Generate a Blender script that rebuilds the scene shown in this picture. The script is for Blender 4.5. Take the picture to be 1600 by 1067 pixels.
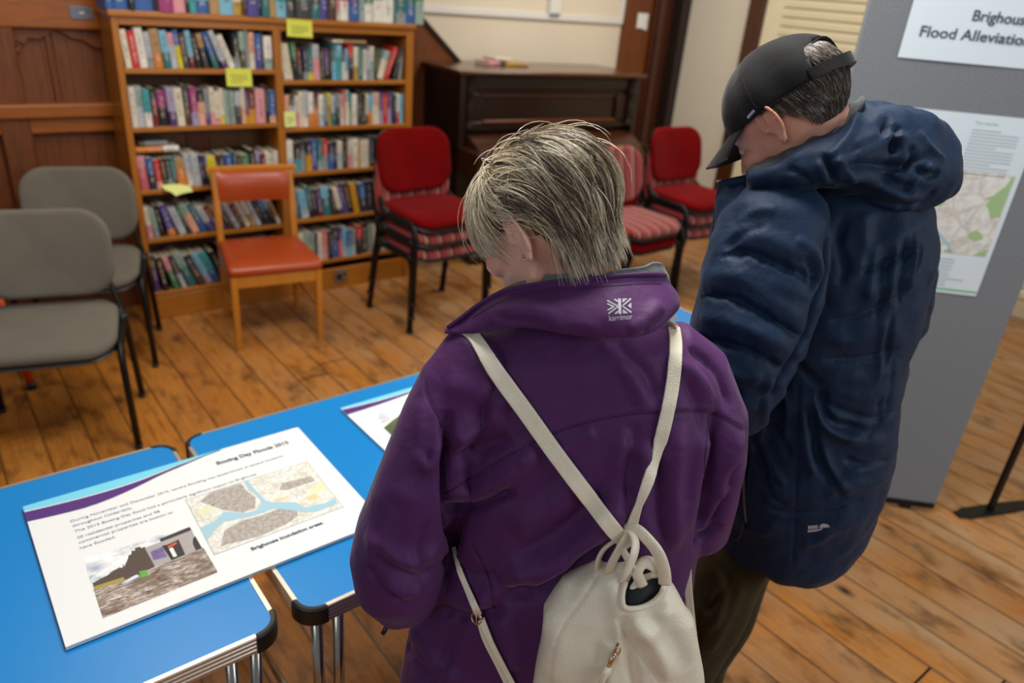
import bpy, bmesh, math, random
import numpy as np
from mathutils import Vector, Matrix, Euler, noise
from mathutils.bvhtree import BVHTree

for o in list(bpy.data.objects): bpy.data.objects.remove(o)
scene = bpy.context.scene
COL = scene.collection
PI = math.pi

# ------------------------------------------------------------------ camera
F_PX = 1157.4
CY, CT, CR = 0.69989876, 0.44234885, 0.08953791          # yaw, pitch down, roll of the photographer's camera
CAM = np.array([0.0, 0.0, 1.75])
_f = np.array([math.cos(CT)*math.sin(CY), math.cos(CT)*math.cos(CY), -math.sin(CT)])
_r = np.array([math.cos(CY), -math.sin(CY), 0.0]); _u = np.cross(_r, _f)
RT = math.cos(CR)*_r + math.sin(CR)*_u
UP = -math.sin(CR)*_r + math.cos(CR)*_u
FW = _f
cd = bpy.data.cameras.new('camera')
cam = bpy.data.objects.new('camera', cd); COL.objects.link(cam)
cam.matrix_world = Matrix(((RT[0], UP[0], -FW[0], 0), (RT[1], UP[1], -FW[1], 0), (RT[2], UP[2], -FW[2], 1.75), (0, 0, 0, 1)))
cd.sensor_width = 36.0; cd.lens = F_PX/1600*36.0
cd.clip_start = 0.05; cd.clip_end = 60
cd.dof.use_dof = True; cd.dof.focus_distance = 1.06; cd.dof.aperture_fstop = 3.2
scene.camera = cam

# ------------------------------------------------------------------ world, lights, exposure
w = bpy.data.worlds.new('room_light'); scene.world = w; w.use_nodes = True
bg = w.node_tree.nodes['Background']; bg.inputs[0].default_value = (0.90, 0.95, 1.0, 1); bg.inputs[1].default_value = 0.15
def area(name, loc, target, sx, sy, power, col):
    l = bpy.data.lights.new(name, 'AREA'); l.shape = 'RECTANGLE'; l.size = sx; l.size_y = sy; l.energy = power; l.color = col
    o = bpy.data.objects.new(name, l); COL.objects.link(o); o.location = loc
    o.rotation_euler = (Vector(target)-Vector(loc)).to_track_quat('-Z', 'Y').to_euler()
    return o
area('ceiling_light', (1.1, 1.2, 3.0), (1.0, 1.0, 0), 1.0, 1.0, 54, (1.0, 0.965, 0.91))
area('ceiling_light', (3.9, 3.0, 3.0), (4.3, 3.5, .6), 1.2, 1.2, 42, (1.0, 0.90, 0.76))
area('ceiling_light', (0.6, 2.9, 3.0), (1.0, 3.4, .5), 1.0, 1.0, 20, (1.0, 0.88, 0.70))
area('window_light', (2.8, -2.8, 2.5), (1.8, 1.2, 0.6), 2.6, 1.6, 52, (0.90, 0.95, 1.0))
area('window_light', (-2.6, -0.4, 2.6), (0.8, 0.9, 0.9), 1.8, 1.4, 16, (0.92, 0.96, 1.0))
scene.view_settings.view_transform = 'Standard'; scene.view_settings.look = 'None'
scene.view_settings.gamma = 1.0; scene.view_settings.use_curve_mapping = False
scene.view_settings.exposure = 0.34

# ------------------------------------------------------------------ materials
def lin(h):
    if isinstance(h, str):
        h = h.lstrip('#'); c = [int(h[i:i+2], 16)/255 for i in (0, 2, 4)]
    else: c = [v/255 for v in h]
    return tuple((v/12.92 if v <= 0.04045 else ((v+0.055)/1.055)**2.4) for v in c) + (1.0,)
_M = {}
class NT:
    def __init__(s, name):
        s.m = bpy.data.materials.new(name); s.m.use_nodes = True; s.t = s.m.node_tree; s.t.nodes.clear()
        s.out = s.n('ShaderNodeOutputMaterial'); s.b = s.n('ShaderNodeBsdfPrincipled'); s.l(s.b.outputs[0], s.out.inputs[0])
    def n(s, k, **p):
        x = s.t.nodes.new(k)
        for a, b in p.items(): setattr(x, a, b)
        return x
    def l(s, a, b): s.t.links.new(a, b)
    def setv(s, **kw):
        for k, v in kw.items(): s.b.inputs[k.replace('_', ' ')].default_value = v
    def coord(s, kind='Object', scale=(1, 1, 1), rot=(0, 0, 0)):
        c = s.n('ShaderNodeTexCoord'); m = s.n('ShaderNodeMapping')
        m.inputs['Scale'].default_value = scale; m.inputs['Rotation'].default_value = rot
        s.l(c.outputs[kind], m.inputs[0]); return m.outputs[0]
    def noise(s, vec, scale=5, detail=3, rough=.5, dist=0):
        x = s.n('ShaderNodeTexNoise'); x.inputs['Scale'].default_value = scale; x.inputs['Detail'].default_value = detail
        x.inputs['Roughness'].default_value = rough; x.inputs['Distortion'].default_value = dist; s.l(vec, x.inputs['Vector']); return x.outputs['Fac']
    def math(s, op, a, b=0.0, c=0.0):
        x = s.n('ShaderNodeMath', operation=op)
        for i, v in enumerate((a, b, c)):
            if isinstance(v, (int, float)): x.inputs[i].default_value = v
            else: s.l(v, x.inputs[i])
        return x.outputs[0]
    def ramp(s, fac, stops):
        x = s.n('ShaderNodeValToRGB'); e = x.color_ramp.elements
        while len(e) < len(stops): e.new(0.5)
        for i, (p, c) in enumerate(stops):
            e[i].position = p; e[i].color = lin(c) if isinstance(c, str) else (c, c, c, 1)
        s.l(fac, x.inputs[0]); return x.outputs[0]
    def mix(s, fac, a, b, mode='MIX'):
        x = s.n('ShaderNodeMix', data_type='RGBA', blend_type=mode)
        if isinstance(fac, (int, float)): x.inputs[0].default_value = fac
        else: s.l(fac, x.inputs[0])
        for i, v in ((6, a), (7, b)):
            if isinstance(v, str): x.inputs[i].default_value = lin(v)
            elif isinstance(v, tuple): x.inputs[i].default_value = v
            else: s.l(v, x.inputs[i])
        return x.outputs[2]
    def bump(s, h, strength=.3, dist=.01, normal=None):
        x = s.n('ShaderNodeBump'); x.inputs['Strength'].default_value = strength; x.inputs['Distance'].default_value = dist
        s.l(h, x.inputs['Height'])
        if normal is not None: s.l(normal, x.inputs['Normal'])
        s.l(x.outputs[0], s.b.inputs['Normal']); return x.outputs[0]
    def base(s, c):
        if isinstance(c, str): s.b.inputs['Base Color'].default_value = lin(c)
        else: s.l(c, s.b.inputs['Base Color'])

def plain(name, col, rough=.5, metal=0.0, var=0.12, vscale=8, bump=0.0, bscale=60, bdist=.002, spec=.5, sheen=0.0, coat=0.0):
    if name in _M: return _M[name]
    t = NT(name); v = t.coord(); nz = t.noise(v, vscale, 4)
    c = lin(col)
    lo = tuple(x*(1-var) for x in c[:3])+(1,); hi = tuple(min(1, x*(1+var)) for x in c[:3])+(1,)
    t.base(t.mix(nz, lo, hi)); t.setv(Roughness=rough, Metallic=metal, Specular_IOR_Level=spec, Sheen_Weight=sheen, Coat_Weight=coat)
    if bump: t.bump(t.noise(t.coord(), bscale, 3), bump, bdist)
    _M[name] = t.m; return t.m

def wood(name, c1, c2, axis='Z', rough=.4, gscale=9, coat=.2, dark='1a0b04', knots=True):
    if name in _M: return _M[name]
    t = NT(name); sc = {'X': (1, 14, 14), 'Y': (14, 1, 14), 'Z': (14, 14, 1)}[axis]
    v = t.coord('Object', sc)
    g = t.noise(v, gscale*.35, 6, .6, 1.2)
    col = t.ramp(g, [(0.25, c2), (0.5, c1), (0.75, c2)])
    big = t.noise(t.coord(), 2.2, 3)
    col = t.mix(t.math('MULTIPLY', big, .35), col, dark, 'MIX')
    t.base(col); t.setv(Roughness=rough, Coat_Weight=coat, Coat_Roughness=.25)
    t.bump(g, .12, .002)
    _M[name] = t.m; return t.m

def floor_mat():
    t = NT('pine_floorboards')
    c = t.n('ShaderNodeTexCoord'); sp = t.n('ShaderNodeSeparateXYZ'); t.l(c.outputs['Object'], sp.inputs[0])
    W = 0.149
    u = t.math('DIVIDE', t.math('ADD', sp.outputs[0], 20*W - 0.018), W); idx = t.math('FLOOR', u); fr = t.math('FRACT', u)
    wn = t.n('ShaderNodeTexWhiteNoise', noise_dimensions='1D'); t.l(idx, wn.inputs['W'])
    # end joints
    yy = t.math('ADD', t.math('DIVIDE', sp.outputs[1], 4.7), t.math('MULTIPLY', wn.outputs[0], 7.0))
    jf = t.math('FRACT', yy)
    joint = t.math('LESS_THAN', jf, 0.0016)
    gapw = t.math('MINIMUM', fr, t.math('SUBTRACT', 1.0, fr))
    gap = t.math('LESS_THAN', gapw, 0.011)
    soft = t.math('SUBTRACT', 1.0, t.math('MINIMUM', t.math('MULTIPLY', gapw, 14.0), 1.0))
    off = t.n('ShaderNodeCombineXYZ'); t.l(t.math('MULTIPLY', idx, 3.7), off.inputs[0]); t.l(t.math('MULTIPLY', idx, 11.3), off.inputs[1])
    add = t.n('ShaderNodeVectorMath', operation='ADD'); t.l(c.outputs['Object'], add.inputs[0]); t.l(off.outputs[0], add.inputs[1])
    def mp(scale):
        m = t.n('ShaderNodeMapping'); m.inputs['Scale'].default_value = scale; t.l(add.outputs[0], m.inputs[0]); return m.outputs[0]
    g = t.noise(mp((16, 1.2, 1)), 2.6, 7, .62, 1.6)
    fine = t.noise(mp((90, 5, 1)), 2.0, 4, .6)
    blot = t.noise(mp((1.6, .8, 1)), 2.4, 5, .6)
    col = t.ramp(g, [(0.22, '66390f'), (0.42, 'b66d1e'), (0.58, 'c8802a'), (0.8, '8a521a')])
    col = t.mix(t.math('MULTIPLY', wn.outputs[0], .45), col, '985410')
    wear_glare = t.math('MINIMUM', t.math('MAXIMUM', t.math('MULTIPLY_ADD', sp.outputs[0], .55, -.25), .12), 1.0)  # greyer towards larger x: traffic wear plus daylight glare mixed into the colour
    grey = t.math('MULTIPLY', t.ramp(blot, [(0.34, 0.1), (0.66, .8)]), wear_glare)
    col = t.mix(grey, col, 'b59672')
    scuff = t.ramp(t.noise(mp((5, 2.2, 1)), 2.0, 5, .65), [(0.50, 0.0), (0.70, .8)])
    col = t.mix(scuff, col, '45270e')
    col = t.mix(t.math('MULTIPLY', fine, .32), col, '301a08')
    vo = t.n('ShaderNodeTexVoronoi'); vo.inputs['Scale'].default_value = 2.6; t.l(mp((1.5, .8, 1)), vo.inputs['Vector'])
    kn = t.ramp(vo.outputs['Distance'], [(0.03, 1.0), (0.10, 0.0)])
    col = t.mix(kn, col, '2c1405')
    col = t.mix(t.math('MULTIPLY', soft, .35), col, '3a1f0c')
    col = t.mix(t.math('MAXIMUM', gap, joint), col, '160b05')
    t.base(col)
    r = t.ramp(blot, [(0.3, .36), (0.7, .5)]); t.l(r, t.b.inputs['Roughness'])
    t.setv(Specular_IOR_Level=.5)
    h = t.math('SUBTRACT', t.math('MULTIPLY', g, .25), t.math('MULTIPLY', soft, 1.0))
    t.bump(h, .35, .004)
    return t.m

def book_mat():
    t = NT('printed_book_spine')
    oi = t.n('ShaderNodeObjectInfo'); at = t.n('ShaderNodeAttribute', attribute_type='OBJECT', attribute_name='second')
    c = t.n('ShaderNodeTexCoord'); sp = t.n('ShaderNodeSeparateXYZ'); t.l(c.outputs['Generated'], sp.inputs[0])
    split = t.math('MULTIPLY_ADD', oi.outputs['Random'], .5, .2)
    low = t.math('LESS_THAN', sp.outputs[2], split)
    col = t.mix(low, oi.outputs['Color'], at.outputs['Color'])
    # title strip of letter-like blocks down the spine
    cm = t.n('ShaderNodeCombineXYZ'); t.l(t.math('MULTIPLY', sp.outputs[2], 26), cm.inputs[2]); t.l(t.math('MULTIPLY', oi.outputs['Random'], 90), cm.inputs[0]); t.l(t.math('MULTIPLY', sp.outputs[0], 2.5), cm.inputs[1])
    nz = t.noise(cm.outputs[0], 1.0, 2)
    inx = t.math('MULTIPLY', t.math('GREATER_THAN', sp.outputs[0], .3), t.math('LESS_THAN', sp.outputs[0], .7))
    inz = t.math('MULTIPLY', t.math('GREATER_THAN', sp.outputs[2], t.math('MULTIPLY_ADD', oi.outputs['Random'], .2, .12)), t.math('LESS_THAN', sp.outputs[2], .88))
    tx = t.math('MULTIPLY', t.math('MULTIPLY', inx, inz), t.math('GREATER_THAN', nz, .5))
    hs = t.n('ShaderNodeSeparateColor'); t.l(col, hs.inputs[0])
    lum = t.math('GREATER_THAN', hs.outputs[1], .2)
    ink = t.mix(lum, 'cfc7b6', '2a2830')
    col = t.mix(t.math('MULTIPLY', tx, .55), col, ink)
    fade = t.noise(t.coord('Object'), 22, 3)
    col = t.mix(t.math('MULTIPLY', fade, .22), col, '5a5048')
    t.base(col); t.setv(Roughness=.42)
    return t.m

def fabric(name, col, scale=700, rough=.9, sheen=.3, var=.2, dark=None):
    if name in _M: return _M[name]
    t = NT(name); v = t.coord(); n1 = t.noise(v, scale, 2); n2 = t.noise(v, 6, 4)
    c = lin(col); lo = tuple(x*(1-var) for x in c[:3])+(1,); hi = tuple(min(1, x*(1+var)) for x in c[:3])+(1,)
    m = t.mix(n2, lo, hi); m = t.mix(t.math('MULTIPLY', n1, .35), m, tuple(x*.55 for x in c[:3])+(1,))
    t.base(m); t.setv(Roughness=rough, Sheen_Weight=sheen, Specular_IOR_Level=.06); t.bump(n1, .25, .001)
    _M[name] = t.m; return t.m

def stripe_fabric():
    t = NT('red_striped_upholstery'); v = t.coord(); sp = t.n('ShaderNodeSeparateXYZ'); t.l(v, sp.inputs[0])
    fr = t.math('FRACT', t.math('DIVIDE', t.math('ADD', sp.outputs[0], 5.0), .085))
    x = t.n('ShaderNodeValToRGB'); x.color_ramp.interpolation = 'CONSTANT'; e = x.color_ramp.elements
    st = [(0, 'a03030'), (.2, '5c2226'), (.33, 'b94a44'), (.48, '4a2226'), (.6, 'c08070'), (.74, '7a2a2c'), (.86, '3c2228')]
    while len(e) < len(st): e.new(.5)
    for i, (p, c) in enumerate(st): e[i].position = p; e[i].color = lin(c)
    t.l(fr, x.inputs[0]); n = t.noise(v, 500, 2)
    t.base(t.mix(t.math('MULTIPLY', n, .3), x.outputs[0], '301010')); t.setv(Roughness=.9, Sheen_Weight=.2); t.bump(n, .2, .001)
    return t.m

# ------------------------------------------------------------------ mesh helpers
class MB:
    def __init__(s): s.v = []; s.f = []; s.mi = []
    def add(s, vs, fs, mi=0):
        k = len(s.v); s.v += [tuple(map(float, p)) for p in vs]; s.f += [tuple(k+i for i in f) for f in fs]; s.mi += [mi]*len(fs); return s
    def box(s, c, d, M=None, mi=0):
        x, y, z = d[0]/2, d[1]/2, d[2]/2
        vs = [Vector((i*x, j*y, k*z)) for i in (-1, 1) for j in (-1, 1) for k in (-1, 1)]
        if M is not None: vs = [M @ p for p in vs]
        vs = [p+Vector(c) for p in vs]
        return s.add(vs, [(0, 1, 3, 2), (4, 6, 7, 5), (0, 4, 5, 1), (2, 3, 7, 6), (0, 2, 6, 4), (1, 5, 7, 3)], mi)
    def box2(s, a, b, mi=0):
        return s.box([(a[i]+b[i])/2 for i in range(3)], [abs(b[i]-a[i]) for i in range(3)], None, mi)
    def tube(s, pts, rad, n=10, mi=0, flat=None, cap=True, side=None):
        pts = [Vector(p) for p in pts]; m = len(pts)
        if isinstance(rad, (int, float)): rad = [rad]*m
        vs = []; prev = None
        for i, p in enumerate(pts):
            t = (pts[min(i+1, m-1)]-pts[max(i-1, 0)]).normalized()
            if prev is None:
                a = Vector(side) if side is not None else (Vector((0, 0, 1)) if abs(t.z) < .9 else Vector((1, 0, 0)))
            else: a = prev
            a = (a - t*a.dot(t)); 
            if a.length < 1e-6: a = Vector((1, 0, 0)) - t*t.x
            a.normalize(); b = t.cross(a); prev = a
            fl = 1.0 if flat is None else flat
            for j in range(n):
                an = 2*PI*j/n
                vs.append(p + a*math.cos(an)*rad[i] + b*math.sin(an)*rad[i]*fl)
        fs = [(i*n+j, i*n+(j+1) % n, (i+1)*n+(j+1) % n, (i+1)*n+j) for i in range(m-1) for j in range(n)]
        if cap: fs += [tuple(range(n-1, -1, -1)), tuple((m-1)*n+j for j in range(n))]
        return s.add(vs, fs, mi)
    def rings(s, rings, mi=0, cap=True, closed=False):
        n = len(rings[0]); m = len(rings); vs = [p for r in rings for p in r]
        fs = [(i*n+j, i*n+(j+1) % n, ((i+1) % m)*n+(j+1) % n, ((i+1) % m)*n+j) for i in range(m if closed else m-1) for j in range(n)]
        if cap and not closed: fs += [tuple(range(n-1, -1, -1)), tuple((m-1)*n+j for j in range(n))]
        return s.add(vs, fs, mi)
    def prism(s, poly, h0, h1, fn, mi=0):
        """poly (a,b) extruded along third axis; fn(a,b,h)->xyz"""
        n = len(poly); vs = [fn(a, b, h0) for a, b in poly]+[fn(a, b, h1) for a, b in poly]
        fs = [tuple(range(n-1, -1, -1)), tuple(range(n, 2*n))]+[(i, (i+1) % n, n+(i+1) % n, n+i) for i in range(n)]
        return s.add(vs, fs, mi)
    def grid(s, fn, nu, nv, mi=0):
        vs = [fn(i/nu, j/nv) for i in range(nu+1) for j in range(nv+1)]
        fs = [(i*(nv+1)+j, (i+1)*(nv+1)+j, (i+1)*(nv+1)+j+1, i*(nv+1)+j+1) for i in range(nu) for j in range(nv)]
        return s.add(vs, fs, mi)
    def xform(s, M):
        s.v = [tuple(M @ Vector(p)) for p in s.v]; return s
    def mesh(s, name):
        me = bpy.data.meshes.new(name); me.from_pydata(s.v, [], s.f)
        if any(s.mi): me.polygons.foreach_set('material_index', s.mi)
        bm = bmesh.new(); bm.from_mesh(me); bmesh.ops.recalc_face_normals(bm, faces=bm.faces); bm.to_mesh(me); bm.free()
        return me
    def build(s, name, mats, parent=None, smooth=False, bevel=0.0, seg=2, loc=None, rot=None, autosmooth=None):
        return link(s.mesh(name), name, mats, parent, smooth, bevel, seg, loc, rot, autosmooth)

def link(me, name, mats, parent=None, smooth=False, bevel=0.0, seg=2, loc=None, rot=None, autosmooth=None):
    if not isinstance(mats, (list, tuple)): mats = [mats]
    if len(me.materials): me.materials.clear()
    for m in mats: me.materials.append(m)
    o = bpy.data.objects.new(name, me); COL.objects.link(o)
    if parent is not None: o.parent = parent
    if loc is not None: o.location = loc
    if rot is not None: o.rotation_euler = rot
    if smooth or autosmooth is not None:
        for p in me.polygons: p.use_smooth = True
    if autosmooth is not None:
        me.set_sharp_from_angle(angle=math.radians(autosmooth))
    if bevel:
        b = o.modifiers.new('bevel', 'BEVEL'); b.width = bevel; b.segments = seg; b.limit_method = 'ANGLE'; b.angle_limit = math.radians(40)
        for p in me.polygons: p.use_smooth = True
        me.set_sharp_from_angle(angle=math.radians(35))
    return o
def tag(o, label, cat, group=None):
    o['label'] = label; o['category'] = cat
    if group: o['group'] = group
    return o
def thing(name, label, cat, loc=(0, 0, 0), rotz=0.0, group=None):
    o = bpy.data.objects.new(name, None); COL.objects.link(o); o.empty_display_size = .05
    o.location = loc; o.rotation_euler = (0, 0, rotz); return tag(o, label, cat, group)
def struct(o): o['kind'] = 'structure'; return o
def dup(root, loc, rotz, label, group=None):
    r = root.copy(); COL.objects.link(r); r.location = loc; r.rotation_euler = (0, 0, rotz); r['label'] = label
    if group: r['group'] = group
    for ch in list(root.children):
        c = ch.copy(); COL.objects.link(c); c.parent = r
        for g in list(ch.children):
            d = g.copy(); COL.objects.link(d); d.parent = c
    return r
def rrect(w, d, r, n=6):
    """rounded rectangle outline, counter-clockwise, centred"""
    out = []
    for cx, cy, a0 in ((w/2-r, d/2-r, 0), (-w/2+r, d/2-r, 90), (-w/2+r, -d/2+r, 180), (w/2-r, -d/2+r, 270)):
        for i in range(n+1):
            a = math.radians(a0+90*i/n); out.append((cx+r*math.cos(a), cy+r*math.sin(a)))
    return out
def text_obj(name, s, size, mat, parent, M, extrude=.0002, align='LEFT', bold=0.0, spacing=1.0):
    cu = bpy.data.curves.new(name, 'FONT'); cu.body = s; cu.size = size; cu.extrude = extrude; cu.align_x = align; cu.offset = bold; cu.space_character = spacing; cu.resolution_u = 4
    tmp = bpy.data.objects.new('t', cu); COL.objects.link(tmp)
    dg = bpy.context.evaluated_depsgraph_get(); dg.update()
    me = bpy.data.meshes.new_from_object(tmp.evaluated_get(dg)); bpy.data.objects.remove(tmp); bpy.data.curves.remove(cu)
    me.transform(M); me.name = name
    return link(me, name, mat, parent)

# shared materials
M_pine = wood('honey_pine', 'ae6a10', '94540a', 'X', .38, 9, .25, '6a3a10')
M_pineV = wood('honey_pine_upright', 'ae6a10', '8f4f09', 'Z', .38, 9, .25, '6a3a10')
M_oak = wood('dark_panelling', '783c06', '4a2203', 'Z', .55, 8, .05, '1c0d05')
M_oakX = wood('dark_panelling_rail', 'a0570c', '743a05', 'X', .45, 8, .12, '241006')
M_piano = wood('dark_piano_veneer', '261005', '160803', 'X', .35, 6, .15, '080302')
M_pianoV = wood('dark_piano_veneer_upright', '200d05', '130703', 'Z', .35, 6, .15, '080302')
M_redwood = wood('reddish_wood', '4c210a', '2e1206', 'Z', .4, 7, .2, '160804')
M_plaster = plain('cream_plaster', 'd9cdb9', .85, var=.06, vscale=2.5, bump=.12, bscale=18, bdist=.01)
M_white = plain('white_paint', 'dcdad4', .5, var=.03)
M_paper = plain('white_paper', 'dcdddd', .55, var=.015, vscale=3)
M_black = plain('black_coated_steel', '08080a', .42, var=.2, spec=.3)
M_blackp = plain('black_plastic', '141415', .45, var=.1, bump=.1, bscale=300, bdist=.0005)
M_chrome = plain('chromed_steel', 'b9b4ac', .2, 1.0, var=.05)
M_alu = plain('brushed_aluminium', 'd8cfc2', .33, .9, var=.06, vscale=40)
M_ink = plain('dark_ink', '2d3e4e', .6, var=.05)
M_inkg = plain('grey_print', '8d979c', .7, var=.05)
M_note = plain('yellow_note_paper', 'cdd04e', .8, var=.05)
M_note2 = plain('pale_yellow_note_paper', 'd6dd8a', .8, var=.05)
M_pages = plain('book_pages', 'c9bda4', .85, var=.12, vscale=60)
M_book = book_mat()

# ------------------------------------------------------------------ room
YW, XW = 4.85, 5.65
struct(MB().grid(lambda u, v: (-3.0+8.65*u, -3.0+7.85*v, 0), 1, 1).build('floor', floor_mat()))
struct(MB().box2((1.2, YW, 0), (4.99, YW+.12, 3.2)).build('wall_back', M_plaster))
struct(MB().box2((XW, -3.0, 0), (XW+.12, YW+.12, 3.2)).build('wall_right', plain('cream_wall_paint', 'cfc3a6', .7, var=.05)))
# horizontal white moulding across the plaster
tr = MB(); tr.box2((2.2, YW-.028, 1.555), (4.975, YW, 1.59)); tr.box2((4.945, YW-.02, 1.59), (4.985, YW, 3.2)); tr.box2((2.2, YW-.016, 1.59), (4.975, YW, 1.605))
struct(tr.build('trim_1', M_white, bevel=.004))
# dark wood pilaster between plaster and corner
p = MB(); p.box2((4.985, YW-.05, 0), (5.30, YW+.02, 3.2)); struct(p.build('trim_2', M_oak, bevel=.006))
p = MB(); p.box2((5.30, YW-.09, 0), (5.52, YW+.02, 3.2)); p.box2((5.33, YW-.115, 0), (5.40, YW-.09, 3.2)); struct(p.build('trim_3', M_redwood, bevel=.006))
p = MB(); p.box2((5.52, YW-.20, 0), (XW, YW+.02, 3.2)); struct(p.build('trim_4', plain('very_dark_wood', '1e0e08', .5), bevel=.006))
# right wall: cream panel, dark post, louvred shutter
struct(MB().box2((XW-.03, 4.03, 0.02), (XW, 4.65, 3.2)).build('trim_5', plain('grey_cream_panel', 'cfc8b8', .6, var=.04)))
struct(MB().box2((XW-.07, 3.875, 0), (XW, 4.03, 3.2)).build('trim_6', M_redwood, bevel=.008))
sh = MB(); sh.box2((XW-.05, 3.72, .12), (XW, 3.87, 3.2)); sh.box2((XW-.05, 1.0, .12), (XW, 1.25, 3.2)); sh.box2((XW-.012, 1.25, .12), (XW, 3.72, 3.2))
k = 0
while .16+k*.068 < 3.15:
    zz = .16+k*.068
    sh.prism([(-.012, 0), (-.012, .05), (-.034, .062), (-.045, .05), (-.040, .008)], 1.25, 3.72, lambda a, b, h, zz=zz: (XW+a, h, zz+b)); k += 1
struct(sh.build('door_1', plain('cream_shutter_paint', 'd6cdae', .5, var=.04)))
sk = MB(); sk.box2((XW-.03, -3, .03), (XW, 3.87, .13)); sk.box2((XW-.012, -3, 0), (XW, 3.87, .03)); struct(sk.build('baseboard_right', plain('worn_cream_skirting', 'b9ab8e', .6, var=.1), bevel=.005))
# left panelling
YP = 4.24
pn = MB(); pn.box2((-3.0, YP, 0), (2.55, YP+.06, 3.2)); struct(pn.build('wall_left', M_oak))
pl = MB()
for a in (-2.4, -1.65, -.9, -.18, .335, 1.15): pl.box2((a, YP-.045, 0), (a+.125, YP, 3.2))
pl.box2((-3, YP-.042, 0), (2.5, YP, .18))
struct(pl.build('trim_7', M_oak, bevel=.008))
rl = MB()
rl.box2((-3, YP-.04, .945), (2.5, YP, 1.02)); rl.box2((-3, YP-.065, 1.02), (2.5, YP, 1.085)); rl.box2((-3, YP-.05, 1.415), (2.5, YP, 1.60))
struct(rl.build('trim_8', M_oakX, bevel=.008))
fr = MB()
sc = [(.442, 1.319), (.459, 1.303), (.482, 1.318), (.484, 1.338), (.474, 1.353), (.462, 1.347), (.466, 1.337), (.472, 1.34), (.470, 1.332), (.462, 1.33), (.458, 1.343), (.470, 1.358), (.498, 1.345), (.515, 1.37), (.561, 1.368), (.599, 1.390), (.628, 1.412), (.661, 1.396), (.692, 1.375), (.74, 1.369), (.778, 1.341), (.80, 1.335), (.83, 1.34)]
fn = lambda a, b, h: (a, h, b)
for dx in (0.0, -.55, -1.3):
    fr.prism([(.42+dx, 1.42)]+[(a+dx, b) for a, b in sc]+[(.83+dx, 1.42)], YP-.02, YP-.001, fn)
    for j in range(4): fr.box2((.46+dx+j*.105, YP-.004, .18), (.463+dx+j*.105, YP, 1.41))
fr.box2((.585, YP-.018, 1.02), (.60, YP-.001, 1.41)); fr.box2((.615, YP-.012, 1.02), (.63, YP-.001, 1.41))
struct(fr.build('trim_9', M_oak, bevel=.003))
struct(MB().prism([(2.3, 0), (3.25, 0), (3.25, 1.22), (2.945, 1.478), (2.3, 2.0)], 4.72, 4.80, fn).build('trim_10', M_oak, bevel=.004))
struct(MB().prism([(2.3, 2.0), (2.945, 1.478), (3.25, 1.22), (3.25, 1.25), (2.945, 1.508), (2.3, 2.03)], 4.70, 4.82, fn).build('trim_11', plain('very_dark_wood', '1e0e08', .5)))

# ------------------------------------------------------------------ small things on the walls
pq = thing('name_plaque', 'small grey plaque on the wood panelling beside the bookcase top', 'plaque', (.745, YP-.052, 1.49))
MB().box((0, 0, 0), (.095, .006, .055)).build('plate', plain('grey_metal_plate', '6f7480', .4, .4), pq, bevel=.002)
MB().box((0, -.004, 0), (.02, .003, .006)).build('mark', M_white, pq)
tb = thing('wall_box', 'white plastic control box above the white moulding on the plaster', 'control box', (4.19, YW, 1.68))
MB().box2((-.058, -.045, -.09), (.058, 0, .09)).build('housing', M_white, tb, bevel=.008)
MB().box2((-.05, -.05, -.092), (.05, -.02, -.072)).build('base', plain('blue_grey_plastic', '7e8c96', .4), tb, bevel=.004)
nt = tag(MB().grid(lambda u, v: (5.115+.13*u, YW-.056-.004*math.sin(u*3), 1.535+.12*v-.012*(u > .7)*(v < .3)), 8, 6).build('paper_note', M_paper), 'small white paper note pinned on the dark wooden pilaster', 'note')
nt.modifiers.new('solid', 'SOLIDIFY').thickness = .0015
so = thing('wall_socket', 'brushed metal floor-level socket in the bookcase plinth', 'socket', (1.905, 3.944, .082))
MB().box((0, 0, 0), (.085, .008, .075)).build('plate', plain('dull_brass_plate', '8a8478', .35, .7), so, bevel=.002)
MB().box((-.012, -.006, -.005), (.03, .006, .034)).build('switch', M_blackp, so, bevel=.001)
MB().box((.024, -.006, .008), (.012, .005, .016)).build('switch', M_blackp, so, bevel=.001)

# ------------------------------------------------------------------ bookcase
BX0, BX1, BY, BD = .815, 2.39, 3.95, .262
bc = thing('bookcase', 'tall honey-coloured pine bookcase of two bays packed with books', 'bookcase', (1.6, BY+.13, 0))
def bcbuild(mb, name, m, **k): return mb.build(name, m, bc, loc=(-1.6, -(BY+.13), 0), **k)
bcbuild(MB().box2((BX0, BY, 0), (BX0+.03, BY+BD, 1.50)), 'side_panel', M_pineV, bevel=.004)
bcbuild(MB().box2((BX1-.045, BY, 0), (BX1, BY+BD, 1.50)), 'side_panel', M_pineV, bevel=.004)
bcbuild(MB().box2((1.562, BY+.002, .1), (1.602, BY+BD, 1.48)), 'divider', M_pineV, bevel=.003)
bcbuild(MB().box2((BX0-.012, BY-.012, 1.497), (BX1+.008, BY+BD, 1.525)), 'top', M_pine, bevel=.005)
bcbuild(MB().box2((BX0+.03, BY+.003, 1.462), (BX1-.045, BY+.028, 1.497)), 'top_rail', M_pine, bevel=.003)
bcbuild(MB().box2((BX0+.03, BY+.004, 0), (BX1-.045, BY+.03, .128)), 'plinth', M_pine, bevel=.003)
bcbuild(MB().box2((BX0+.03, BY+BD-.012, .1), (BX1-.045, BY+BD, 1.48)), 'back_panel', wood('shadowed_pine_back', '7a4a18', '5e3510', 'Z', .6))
LS = [1.275, 1.006, .70, .449, .155]; RS = [1.222, .977, .732, .461, .195]
for z in LS: bcbuild(MB().box2((BX0+.03, BY+.003, z-.024), (1.562, BY+BD-.012, z)), 'shelf', M_pine, bevel=.003)
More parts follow.
